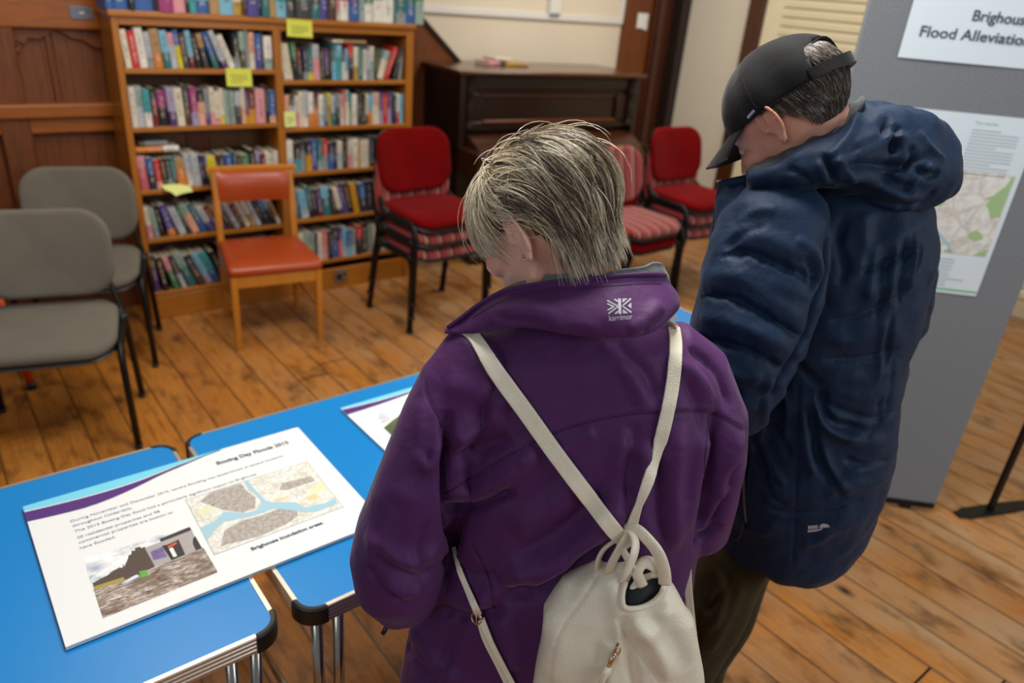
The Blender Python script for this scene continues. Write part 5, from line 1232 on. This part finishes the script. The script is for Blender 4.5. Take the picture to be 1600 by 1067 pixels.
# lower adjusting strap with buckle on the left, side strap on the right
S3 = [(709, 855), (716, 885), (732, 925), (748, 962)]
ribbon(bj, S3, [7, 9, 10, 12], .003, 'lower_strap', M_leather, bp_, .008, 1.1)
ribbon(bj, [(752, 968), (768, 1005), (790, 1048), (812, 1090)], [12, 9, 9, 9], .003, 'lower_strap', M_leather, bp_, .010, 1.1)
ribbon(bj, [(750, 972), (758, 1000), (778, 1040), (800, 1085)], [10, 8, 8, 8], .003, 'lower_strap', M_leather, bp_, .006, 1.1)
bl, bn = hit(bj, 752, 968); bl = bl+bn*.012; a1 = (P(752, 958, 1.1)-P(752, 978, 1.1)).normalized(); a2 = a1.cross(bn).normalized()
MB().tube([bl+a1*(.009*math.sin(t))+a2*(.0095*math.cos(t)) for t in [2*PI*k/16 for k in range(17)]], .0014, 8).build('buckle', M_brass, bp_, smooth=True)
MB().tube([bl+a1*.010, bl-a1*.010], .0013, 8).build('buckle_bar', M_brass, bp_, smooth=True)
ribbon(None, [(1076, 872), (1074, 900), (1078, 950), (1084, 1000)], [11, 13, 13, 12], .004, 'side_strap', M_leather, bp_, depths=[1.10, 1.11, 1.12, 1.13])
r0 = P(1079, 866, 1.10); MB().tube([r0+VU*(.009*math.cos(t))+VR*(.0045*math.sin(t)) for t in [2*PI*k/16 for k in range(17)]], .0014, 8).build('ring', plain('silver_metal', 'c8c8c8', .2, 1.0), bp_, smooth=True)
# zip slider and leather pull
zl, zn = hit(b_bag, 961, 1016); z2, _ = hit(b_bag, 951, 1036); zz_ = (zl-z2).normalized(); zs = zz_.cross(zn).normalized()
MB().tube([zl+zn*.004, zl+zn*.006-zz_*.012, zl+zn*.007-zz_*.022], [.004, .0055, .0038], 8, flat=.6).build('zip_slider', M_brass, bp_, smooth=True)
MB().tube([zl+zn*.008+zz_*.006+zs*.004*math.sin(t)+zz_*.008*math.cos(t) for t in [2*PI*k/12 for k in range(13)]], .001, 6).build('zip_ring', M_brass, bp_, smooth=True)
MB().tube([zl+zn*.008-zz_*.022, zl+zn*.009-zz_*.030, zl+zn*.008-zz_*.040, zl+zn*.008-zz_*.070], [.006, .0085, .0065, .0065], 10, flat=.6).build('zip_pull', M_leather, bp_, smooth=True)
MB().tube([hit(b_bag, x, y)[0]+zn*.0008 for x, y in ((966, 1004), (958, 1022), (948, 1046), (940, 1070))], .0014, 6).build('zip', plain('brass_zip_teeth', 'a08a70', .35, .9), bp_)
rebase(bp_)
# ------------------------------------------------------------------ the man in the blue jacket and cap
mn = thing('person', 'person in black cap and navy padded jacket looking down at the table', 'person', Vector((1.25, .62, 0)))
mj = MB()
loft(mj, [(1290, 262, 1.27, 80, .07), (1298, 300, 1.29, 118, .105), (1308, 345, 1.31, 134, .125), (1306, 400, 1.33, 136, .14), (1298, 460, 1.36, 130, .145), (1282, 530, 1.40, 118, .15), (1268, 600, 1.44, 120, .155), (1258, 670, 1.48, 124, .16), (1246, 735, 1.52, 120, .16), (1236, 790, 1.555, 106, .155), (1224, 825, 1.58, 90, .15), (1216, 845, 1.595, 70, .14)], 40, 2.5)
# front of the chest and standing front edge of the jacket
loft(mj, [(1150, 296, 1.25, 30, .03), (1160, 330, 1.27, 46, .05), (1168, 400, 1.30, 66, .075), (1172, 480, 1.35, 80, .09), (1180, 560, 1.40, 84, .10), (1188, 640, 1.45, 76, .11), (1190, 720, 1.50, 72, .12), (1188, 790, 1.555, 66, .12), (1180, 840, 1.59, 54, .11)], 28, 2.4)
# near arm
loft(mj, [(1222, 320, 1.225, 66, .07), (1210, 355, 1.215, 82, .085), (1200, 400, 1.21, 90, .088), (1188, 450, 1.215, 92, .09), (1172, 500, 1.225, 88, .09), (1156, 550, 1.24, 83, .086), (1140, 600, 1.26, 74, .08), (1128, 638, 1.285, 60, .07)], 32, 2.3)
loft(mj, [(1138, 610, 1.27, 58, .066), (1105, 640, 1.36, 52, .056), (1070, 650, 1.44, 44, .050)], 24, 2.0, side=VU)
# far arm, only its edge shows behind the back
loft(mj, [(1350, 325, 1.34, 70, .075), (1392, 365, 1.385, 56, .075), (1414, 420, 1.42, 44, .072), (1400, 500, 1.46, 40, .065), (1370, 560, 1.50, 42, .06)], 24, 2.2)
loft(mj, [(1372, 550, 1.49, 46, .055), (1300, 590, 1.62, 42, .05), (1220, 600, 1.70, 40, .046)], 24, 2.0, side=VU)
# ragged hem
for x, y, r in ((1236, 868, 30), (1280, 850, 26), (1175, 856, 24)): ball(mj, P(x, y, 1.52), (r*1.5/F_PX, .05, .028), 10)
mme = fuse(mj, .0044, 7)
def puff(me, lines, w, groove, hump, off=34):
    w = w*.7
    """quilted channels: a stitched groove with a swelling on either side"""
    sp = []
    for ln in lines:
        sp.append((ln, w, -groove))
        sp.append(([(x, y-off) for x, y in ln], w*2.4, hump)); sp.append(([(x, y+off) for x, y in ln], w*2.4, hump))
    folds(me, sp, 1.3)
puff(mme, [[(1128, 402), (1165, 394), (1211, 410), (1245, 426), (1278, 444)], [(1096, 462), (1130, 462), (1178, 483), (1220, 508), (1258, 530)], [(1088, 528), (1122, 534), (1188, 555), (1226, 578)]], .008, .011, .004, 32)
puff(mme, [[(1292, 502), (1330, 496), (1368, 482), (1405, 462)], [(1285, 563), (1325, 562), (1368, 557), (1408, 545)], [(1345, 424), (1370, 418), (1400, 405), (1435, 385)]], .008, .009, .004, 30)
puff(mme, [[(1290, 632), (1330, 648), (1370, 655), (1400, 640)], [(1320, 716), (1350, 728), (1388, 716)], [(1196, 790), (1225, 802), (1262, 802), (1310, 794), (1350, 776)]], .008, .009, .004, 30)
for ln in ([(1128, 402), (1165, 394), (1211, 410), (1245, 426), (1278, 444)], [(1096, 462), (1130, 462), (1178, 483), (1220, 508), (1258, 530)], [(1088, 528), (1122, 534), (1188, 555), (1226, 578)]):
    for k in range(9):
        t = (k+.5)/9*(len(ln)-1); i = int(t); f = t-i; x = ln[i][0]*(1-f)+ln[i+1][0]*f; y = ln[i][1]*(1-f)+ln[i+1][1]*f
        folds(mme, [([(x-2, y-12), (x, y), (x+3, y+11)], .004, -.0025 if k % 2 else .0022)], 1.22)
MF = [([(1296, 345), (1294, 400), (1290, 440), (1276, 478), (1262, 520), (1240, 560), (1215, 600), (1180, 640)], .010, -.018), ([(1325, 330), (1312, 380), (1322, 420), (1310, 450)], .010, -.007), ([(1345, 330), (1350, 380), (1338, 430)], .014, .006),
      ([(1262, 400), (1272, 430), (1268, 460)], .006, -.006), ([(1240, 375), (1275, 395), (1285, 440)], .010, .005), ([(1150, 350), (1185, 330), (1215, 330)], .010, .004), ([(1130, 390), (1160, 365), (1195, 352)], .008, -.004),
      ([(1284, 604), (1288, 640), (1301, 661), (1330, 668), (1354, 674)], .008, -.010), ([(1276, 625), (1282, 655), (1310, 680), (1350, 690)], .010, .008), ([(1268, 637), (1272, 690), (1284, 727), (1317, 777)], .009, -.010), ([(1256, 640), (1260, 700), (1276, 750)], .012, .007), ([(1284, 700), (1300, 745), (1330, 770)], .012, .006),
      ([(1240, 560), (1265, 590), (1284, 604)], .008, -.006), ([(1205, 590), (1195, 640), (1185, 700)], .010, .006), ([(1175, 680), (1190, 720), (1200, 770)], .008, -.006), ([(1220, 610), (1230, 640), (1226, 700)], .010, .005), ([(1200, 660), (1225, 690), (1235, 720)], .007, -.005), ([(1190, 700), (1215, 740), (1228, 760)], .007, .005), ([(1195, 750), (1210, 780), (1230, 790)], .007, -.004),
      ([(1400, 380), (1395, 430), (1385, 480)], .006, .005), ([(1415, 370), (1412, 420), (1402, 480)], .005, -.005), ([(1430, 360), (1428, 410), (1418, 460)], .005, .005), ([(1440, 375), (1436, 410), (1425, 440)], .004, -.004), ([(1385, 400), (1378, 450), (1370, 500)], .006, -.004), ([(1370, 380), (1362, 430), (1356, 470)], .008, .004),
      ([(1395, 490), (1390, 530), (1385, 580)], .006, -.005), ([(1380, 500), (1376, 550), (1372, 600)], .007, .004), ([(1398, 560), (1392, 610), (1382, 650)], .006, -.004), ([(1375, 620), (1372, 660), (1350, 690)], .007, -.004),
      ([(1290, 780), (1330, 740), (1370, 720)], .012, .005), ([(1160, 820), (1190, 830), (1215, 815)], .010, .004), ([(1250, 850), (1280, 840), (1320, 800)], .014, .005), ([(1165, 700), (1162, 760), (1166, 820)], .006, -.008), ([(1110, 590), (1125, 615), (1160, 615)], .008, -.008), ([(1130, 575), (1160, 590), (1190, 590)], .010, .006)]
folds(mme, [(a, b*.85, c*1.35) for a, b, c in MF], 1.35)
noise_disp(mme, 12, .007, 4.2, (1, 1, .7)); noise_disp(mme, 30, .0035, 1.2); 
folds(mme, [([(1248, 604), (1246, 660), (1245, 727), (1243, 800), (1239, 878)], .0028, -.0028, 'seam')], 1.35)
folds(mme, [([(1128, 402), (1165, 394), (1211, 410), (1245, 426), (1278, 444)], .0025, -.003, 'seam'), ([(1096, 462), (1130, 462), (1178, 483), (1220, 508), (1258, 530)], .0025, -.003, 'seam')], 1.25)
smooth_np(mme, 1, .3)
link(mme, 'jacket', M_navyc, mn, smooth=True); bm_ = bvh(mme)
# hood bundle
hd = MB()
loft(hd, [(1176, 280, 1.185, 12, .014), (1206, 276, 1.165, 18, .024), (1240, 268, 1.155, 26, .034), (1278, 258, 1.155, 38, .046), (1306, 248, 1.165, 48, .054), (1335, 242, 1.19, 62, .062), (1372, 244, 1.20, 78, .070), (1410, 256, 1.21, 80, .072), (1442, 266, 1.225, 68, .064), (1464, 274, 1.24, 44, .048)], 32, 2.3, side=VU)
loft(hd, [(1315, 235, 1.25, 30, .04), (1352, 196, 1.24, 38, .045), (1385, 205, 1.24, 40, .05), (1432, 224, 1.25, 42, .05), (1456, 246, 1.25, 38, .045)], 24, 2.2, side=VU)
hdm = fuse(hd, .0040, 5)
HF_ = [([(1290, 262), (1330, 240), (1380, 215), (1425, 215)], .012, .010), ([(1340, 175), (1330, 205), (1305, 235), (1280, 250)], .008, .007), ([(1385, 180), (1380, 210), (1350, 228), (1310, 248)], .009, -.010), ([(1405, 195), (1395, 220), (1400, 240)], .008, -.009), ([(1300, 275), (1350, 278), (1400, 300), (1440, 310)], .014, .010), ([(1310, 262), (1360, 258), (1410, 262), (1450, 240)], .009, -.008),
             ([(1285, 240), (1295, 262), (1302, 285)], .006, -.009), ([(1275, 250), (1290, 275), (1310, 290)], .007, .006), ([(1300, 252), (1318, 262), (1330, 278)], .006, .006), ([(1420, 300), (1440, 280), (1460, 250)], .008, .007), ([(1430, 262), (1450, 275), (1470, 270)], .007, -.007), ([(1440, 200), (1455, 230), (1480, 250)], .009, .006), ([(1400, 320), (1440, 318), (1465, 295)], .008, -.006),
             ([(1352, 310), (1395, 322), (1435, 322)], .008, .006), ([(1230, 262), (1250, 272), (1268, 284)], .006, -.005), ([(1380, 270), (1400, 290), (1425, 292)], .008, -.006), ([(1425, 225), (1428, 250), (1415, 275)], .008, -.007)]
folds(hdm, [(a, b*.75, c*1.25) for a, b, c in HF_], 1.2)
noise_disp(hdm, 18, .007, 2.2); noise_disp(hdm, 40, .003, 5.0); smooth_np(hdm, 1, .3)
link(hdm, 'hood', M_navyc, mn, smooth=True)
# padded charcoal lining of the open collar
M_char = cloth_mat('charcoal_lining', '45474a', .6, .2, .3, 900, .35)
lm = MB(); L0_ = [((1160, 300, 1.215), (1152, 296, 1.28)), ((1178, 284, 1.205), (1168, 276, 1.27)), ((1202, 272, 1.198), (1190, 258, 1.26)), ((1235, 258, 1.195), (1222, 238, 1.255)), ((1268, 244, 1.195), (1254, 216, 1.255)), ((1300, 230, 1.20), (1282, 198, 1.26)), ((1324, 208, 1.215), (1304, 184, 1.27)), ((1340, 182, 1.235), (1322, 172, 1.285)), ((1352, 168, 1.27), (1330, 172, 1.32))]
L = [((1172, 276, 1.19), (1166, 272, 1.24)), ((1186, 268, 1.175), (1182, 262, 1.225)), ((1200, 265, 1.165), (1202, 250, 1.215)), ((1226, 254, 1.155), (1224, 232, 1.205)), ((1257, 242, 1.148), (1243, 214, 1.20)), ((1282, 234, 1.142), (1262, 196, 1.195)), ((1308, 220, 1.142), (1284, 181, 1.20)), ((1324, 196, 1.15), (1308, 170, 1.21)), ((1340, 172, 1.17), (1330, 165, 1.225)), ((1350, 162, 1.20), (1340, 166, 1.26))]
arr = np.array([list(a)+list(b) for a, b in L]); q = spline(arr, 6); rings = []
for i, v in enumerate(q):
    A, B = P(*v[:3]), P(*v[3:]); ax = (B-A).normalized(); up_ = (VU*.8-VF*.6); up_ = (up_-ax*up_.dot(ax)).normalized(); w_ = (B-A).length; pf = .009+.0012*math.sin(i*.75)
    rings.append([A+ax*(w_*f)+up_*(pf*g) for f, g in ((-.02, 0), (.05, .7), (.2, 1.25), (.4, 1.5), (.6, 1.3), (.8, .9), (.97, .4), (1.0, -.2), (.9, -1.5), (.5, -2.6), (.1, -1.6))])
lm.rings(rings); lm.build('collar_lining', M_char, mn, smooth=True)
nb = MB(); loft(nb, [(1240, 268, 1.27, 46, .045), (1265, 300, 1.28, 80, .07)], 28); nbm = fuse(nb, .006, 2); link(nbm, 'inner_collar', M_char, mn, smooth=True)
q = spline([P(*p)[:] for p in ((1120, 283, 1.262), (1135, 283.5, 1.256), (1150, 284, 1.25), (1168, 276, 1.243), (1186, 266, 1.238), (1200, 263, 1.232))], 6)
MB().tube([Vector(p) for p in q], .0022, 8).build('piping', plain('cream_piping', 'cfc6ba', .5), mn, smooth=True)
fl = MB(); A_ = [(1121, 283, 1.258), (1114, 330, 1.27), (1106, 380, 1.285), (1098, 440, 1.31)]; B_ = [(1196, 266, 1.235), (1190, 320, 1.22), (1160, 380, 1.22), (1140, 440, 1.23)]
A2 = spline(A_, 5); B2 = spline(B_, 5); rings = []
for a, b in zip(A2, B2):
    pa_, pb_ = P(*a), P(*b); ax = (pb_-pa_).normalized(); nn = (-VF-ax*(-VF).dot(ax)).normalized()
    rings.append([pa_+(pb_-pa_)*f+nn*g for f, g in ((0, 0), (.1, .006), (.35, .009), (.7, .006), (1, .0), (1, -.02), (.5, -.03), (0.02, -.012))])
fl.rings(rings); flm = fuse(fl, .004, 2); folds(flm, [([(1135, 290), (1140, 340), (1130, 400)], .008, .004), ([(1160, 285), (1165, 330), (1150, 370)], .008, -.004)], 1.24); link(flm, 'front_flap', M_navyc, mn, smooth=True)

MHF = camvec(-.50, -.43, .75); MHU = camvec(-.48, .87, .08); MM = frame_from(MHF, MHU); MO = P(1233, 186, 1.205)
mb_, MX = head_mb(MM, MO, 1.0, P(1262, 285, 1.325), .056, male=True)
loft(mb_, [(1290, 310, 1.345, 42, .045), (1306, 370, 1.34, 70, .06), (1294, 500, 1.385, 80, .08), (1258, 700, 1.50, 72, .08), (1240, 790, 1.57, 50, .07)], 24)
loft(mb_, [(1215, 400, 1.24, 36, .042), (1175, 500, 1.245, 40, .042), (1130, 620, 1.28, 40, .042)], 18); loft(mb_, [(1398, 480, 1.455, 24, .034), (1386, 520, 1.475, 26, .036), (1372, 552, 1.49, 28, .038)], 18)
for a, b, c_ in ((P(1134, 615, 1.28), P(1085, 648, 1.42), P(1060, 650, 1.53)), (P(1372, 552, 1.49), P(1250, 598, 1.66), P(1190, 600, 1.74))):
    loft(mb_, [(*a, .028, .028), (*b, .030, .028), (*c_, .028, .022)], world=True, side=VU)
a = P(1060, 650, 1.53); h1 = hand_mb(a, VF*.9-VR*.3-VU*.2, VU, -1, .35, 1.04); mb_.add(h1.v, h1.f)
a = P(1190, 600, 1.74); h2 = hand_mb(a, VF*.2-VR*.9-VU*.35, VU, -1, .45, 1.04); mb_.add(h2.v, h2.f)
mbm = fuse(mb_, .0030, 4); M_skin2 = skin_mat('ruddy_skin', 'd49a82', 'c97e68'); link(mbm, 'body', M_skin2, mn, smooth=True); eyes(MX, mn)
# cap
M_cap = cloth_mat('black_cap_cotton', '121214', .85, .15, .12, 700, .2)
def cap_pt(el, az, lift=0.0):
    d = Vector((math.cos(el)*math.sin(az), math.cos(el)*math.cos(az), math.sin(el))); r = (.0835, .104, .092); c = Vector((0, -.010, .028))
    k = 1/math.sqrt((d.x/r[0])**2+(d.y/r[1])**2+(d.z/r[2])**2)
    bulge = .004*math.sin(3*az+.4)*math.cos(el)**2+.003*math.sin(7*az)*math.cos(el)**3
    return MX @ (c+d*(k+lift+bulge))
def rim_el(az):        # lower edge: level at the sides, brim in front
    a = abs((az+PI) % (2*PI)-PI)
    return np.interp(a, [0, .6, 1.2, 1.7, 2.3, PI], [.06, .03, -.08, -.12, -.16, -.20])
cm = MB(); nu, nv = 26, 96; vs = []; ok = {}
for i in range(nu+1):
    for j in range(nv):
        az = 2*PI*j/nv; e0 = rim_el(az); el = PI/2+(e0-PI/2)*(i/nu)**.9; vs.append(cap_pt(el, az))
        a = abs(az-PI); ok[(i, j)] = not ((a/.50)**2+((el+.02)/.40)**2 < 1 and el > -.05)
fs = [(i*nv+j, i*nv+(j+1) % nv, (i+1)*nv+(j+1) % nv, (i+1)*nv+j) for i in range(nu) for j in range(nv) if ok[(i, j)] and ok[(i+1, j)] and ok[(i, (j+1) % nv)] and ok[(i+1, (j+1) % nv)]]
cm.add(vs, fs); co3 = cm.build('cap_crown', M_cap, mn, smooth=True); s_ = co3.modifiers.new('solid', 'SOLIDIFY'); s_.thickness = .003; s_.offset = 1
for k in range(6):
    az = PI/6+k*PI/3
    if abs(az-PI) < .6: continue
    MB().tube([cap_pt(PI/2+(rim_el(az)-PI/2)*t/14, az, .0028) for t in range(15)], .0012, 6).build('cap_seam', M_cap, mn, smooth=True)
MB().tube([cap_pt(-.02+.41*math.sin(t), PI+.52*math.cos(t), .0025) for t in [PI*k/16 for k in range(17)]], .0030, 8, flat=.6).build('cap_opening_binding', M_cap, mn, smooth=True)
st_ = MB(); rings = []
for k in range(25):
    az = PI-.66+1.32*k/24; rings.append([cap_pt(rim_el(az)+e, az, l) for e, l in ((.16, .003), (.16, .006+.0055*math.sin(PI*k/24)), (.0, .006+.0055*math.sin(PI*k/24)), (.0, .003))])
st_.rings(rings); st_.build('cap_strap', M_cap, mn, autosmooth=40)
MB().tube([cap_pt(PI/2, 0, .002), cap_pt(PI/2, 0, .006)], [.007, .005], 12).build('cap_button', M_cap, mn, smooth=True)
br = MB()
def brim(u, v, dz):
    az = -1.05+2.1*u; e = cap_pt(rim_el(az)+.02, az, -.001); loc = MX.inverted() @ e; reach = .072*math.cos(az*.86)**.7
    o = Vector((math.sin(az)*.35, 1.0, -.16)).normalized(); q = loc+o*(reach*v); q.z += -.012*(q.x/.07)**2*v+dz; return MX @ q
top = [[brim(i/24, j/10, .0016) for i in range(25)] for j in range(11)]; bot = [[brim(i/24, j/10, -.0016) for i in range(25)] for j in range(11)]
rings = [t_+b_[::-1] for t_, b_ in zip(top, bot)]; br.rings(rings); br.build('cap_brim', M_cap, mn, autosmooth=50)
lg = MB()
for k in range(5): lg.box(cap_pt(rim_el(-1.42)+.09, -1.50+.045*k, .0036), (.0022, .0022, .0045), MM.to_4x4())
lg.build('cap_print', M_silver, mn)
# greying hair: nape, sideburns and through the cap opening
m_roots = []; mr = random.Random(5); H2 = [hair_mat('grey_hair', '6e6254'), hair_mat('brown_grey_hair', '4a3d31'), hair_mat('dark_brown_hair', '251b13'), hair_mat('white_hair', '9a9186')]
for s in range(4200):
    opening = mr.random() < .28
    if opening: az = PI+mr.uniform(-.5, .5); el = mr.uniform(.05, .55)
    else:
        az = PI+mr.uniform(-1, 1)*mr.choice((1.0, 1.75)); a = abs(az-PI); lo = np.interp(a, [0, .8, 1.25, 1.4, 1.75], [-.98, -.72, -.42, -.16, -.18]); el = mr.uniform(lo, -.02)
    d = Vector((math.cos(el)*math.sin(az), math.cos(el)*math.cos(az), math.sin(el))).normalized(); p = d.copy(); pts = []
    L = .030 if opening else .026; g0 = Vector((mr.gauss(0, .18), -.25, -1)); cl = noise.noise(d*11)
    for q in range(6):
        f = q/5; pts.append(MX @ on_scalp(p, .001+(.0055 if opening else .0045)*math.sin(min(1, f*1.3)*PI/2)+.002*cl)); g = g0+Vector((cl*.5, 0, 0)); g = g-p*g.dot(p); g.normalize(); p = (p+g*(L/5/.09)).normalized()
    x = mr.random()+cl*.4; m_roots.append((pts, 0 if x < .30 else (3 if x < .40 else (1 if x < .75 else 2))))
strands('hair', H2, mn, m_roots, mr, .0006)
cv = MB(); vs = []; keep = {}
for i in range(33):
    for j in range(64):
        az = 2*PI*j/64; el = .72-1.75*i/32; a = abs(az-PI); lo = np.interp(a, [0, .8, 1.25, 1.4, 1.75, 1.8], [-.92, -.68, -.38, -.14, -.16, 2]); d = Vector((math.cos(el)*math.sin(az), math.cos(el)*math.cos(az), math.sin(el)))
        keep[(i, j)] = el > lo; vs.append(MX @ on_scalp(d, .0025))
cv.add(vs, [(i*64+j, i*64+(j+1) % 64, (i+1)*64+(j+1) % 64, (i+1)*64+j) for i in range(32) for j in range(64) if keep[(i, j)] and keep[(i+1, j)] and keep[(i, (j+1) % 64)] and keep[(i+1, (j+1) % 64)]])
cv.build('hair_underlayer', H2[1], mn, smooth=True)
# zip pocket, small print, trousers
b2 = bm_
q = [hit(b2, x, y, 1.4)[0]-VF*.003 for x, y in spline([(1160, 690), (1161, 730), (1162, 780), (1165, 815)], 5)]
MB().tube(q, .0028, 8).build('pocket_zip', plain('grey_zip', '6c7078', .4, .4), mn, smooth=True)
q = [hit(b2, x, y, 1.4)[0]-VF*.006 for x, y in spline([(1160, 812), (1158, 830), (1150, 842), (1143, 838)], 5)]
MB().tube(q, .0022, 8).build('zip_pull_cord', plain('navy_cord', '1c2340', .5), mn, smooth=True)
tg = MB(); tg.add([(0, 0, 0), (.36, 0, 0), (.66, .16, 0), (.66, .28, 0), (0, .22, 0)], [(0, 1, 2, 3, 4)])
for k in range(5): tg.add([(.02+.09*k, .36, 0), (.09+.09*k, .36, 0), (.09+.09*k, .82, 0), (.02+.09*k, .82, 0)], [(0, 1, 2, 3)])
tg.add([(.50, .36, 0), (.98, .40, 0), (.98, .52, 0), (.88, .80, 0), (.70, .96, 0), (.56, .84, 0)], [(0, 1, 2, 3, 4, 5)])
link(decal(b2, lambda x, y: (1262+35*x, 831-12*y-3*x), tg.mesh('print'), .001), 'jacket_print', M_silver, mn)
M_olive = cloth_mat('olive_trousers', '3a301a', .85, .1, .3, 700, .2)
tm_ = MB()
loft(tm_, [(1200, 800, 1.58, 76, .10), (1176, 838, 1.61, 66, .10)], 28)
loft(tm_, [(1150, 860, 1.60, 52, .075), (1118, 930, 1.64, 58, .078), (1085, 1000, 1.70, 52, .070), (1062, 1067, 1.755, 42, .062), (1030, 1150, 1.84, 36, .058), (1004, 1225, 1.93, 34, .056)], 28, 2.3)
loft(tm_, [(1190, 830, 1.66, 46, .065), (1155, 890, 1.74, 46, .066), (1130, 960, 1.80, 44, .064), (1100, 1030, 1.87, 38, .058), (1070, 1110, 1.97, 34, .054), (1056, 1150, 2.02, 33, .054)], 28, 2.3)
tmm = fuse(tm_, .007, 4); folds(tmm, [([(1110, 880), (1130, 920), (1115, 980)], .010, .010), ([(1140, 890), (1125, 930), (1100, 960)], .010, -.010), ([(1100, 900), (1095, 960), (1085, 1020)], .012, -.008), ([(1165, 900), (1140, 960), (1110, 1020)], .012, .006)], 1.6)
noise_disp(tmm, 14, .008, 2.0, (1, 1, .5)); link(tmm, 'trousers', M_olive, mn, smooth=True)
for fx in (P(1004, 1225, 1.93), P(1056, 1150, 2.02)):
    f = Vector((fx.x, fx.y, 0)); st = [(-.08, .032, .038), (-.04, .044, .044), (.0, .047, .046), (.05, .048, .036), (.10, .052, .027), (.15, .046, .023), (.185, .030, .016)]
    fw_ = Vector((-.35, .94, 0)); sd2 = Vector((.94, .35, 0)); sh = MB(); sh.rings([ellipse_ring(f+fw_*a+Vector((0, 0, .012+hz)), sd2, Vector((0, 0, 1)), wx, hz, 20, 2.6) for a, wx, hz in st])
    ob = sh.build('shoe', plain('brown_shoe_leather', '2e2018', .5), mn, autosmooth=60)
    so_ = MB(); so_.prism([(wx*1.06, a) for a, wx, hz in st]+[(-wx*1.06, a) for a, wx, hz in reversed(st)], 0, .022, lambda a, b, h: tuple(f+sd2*a+fw_*b+Vector((0, 0, h)))); so_.build('sole', M_blackp, ob, bevel=.004)
rebase(mn)
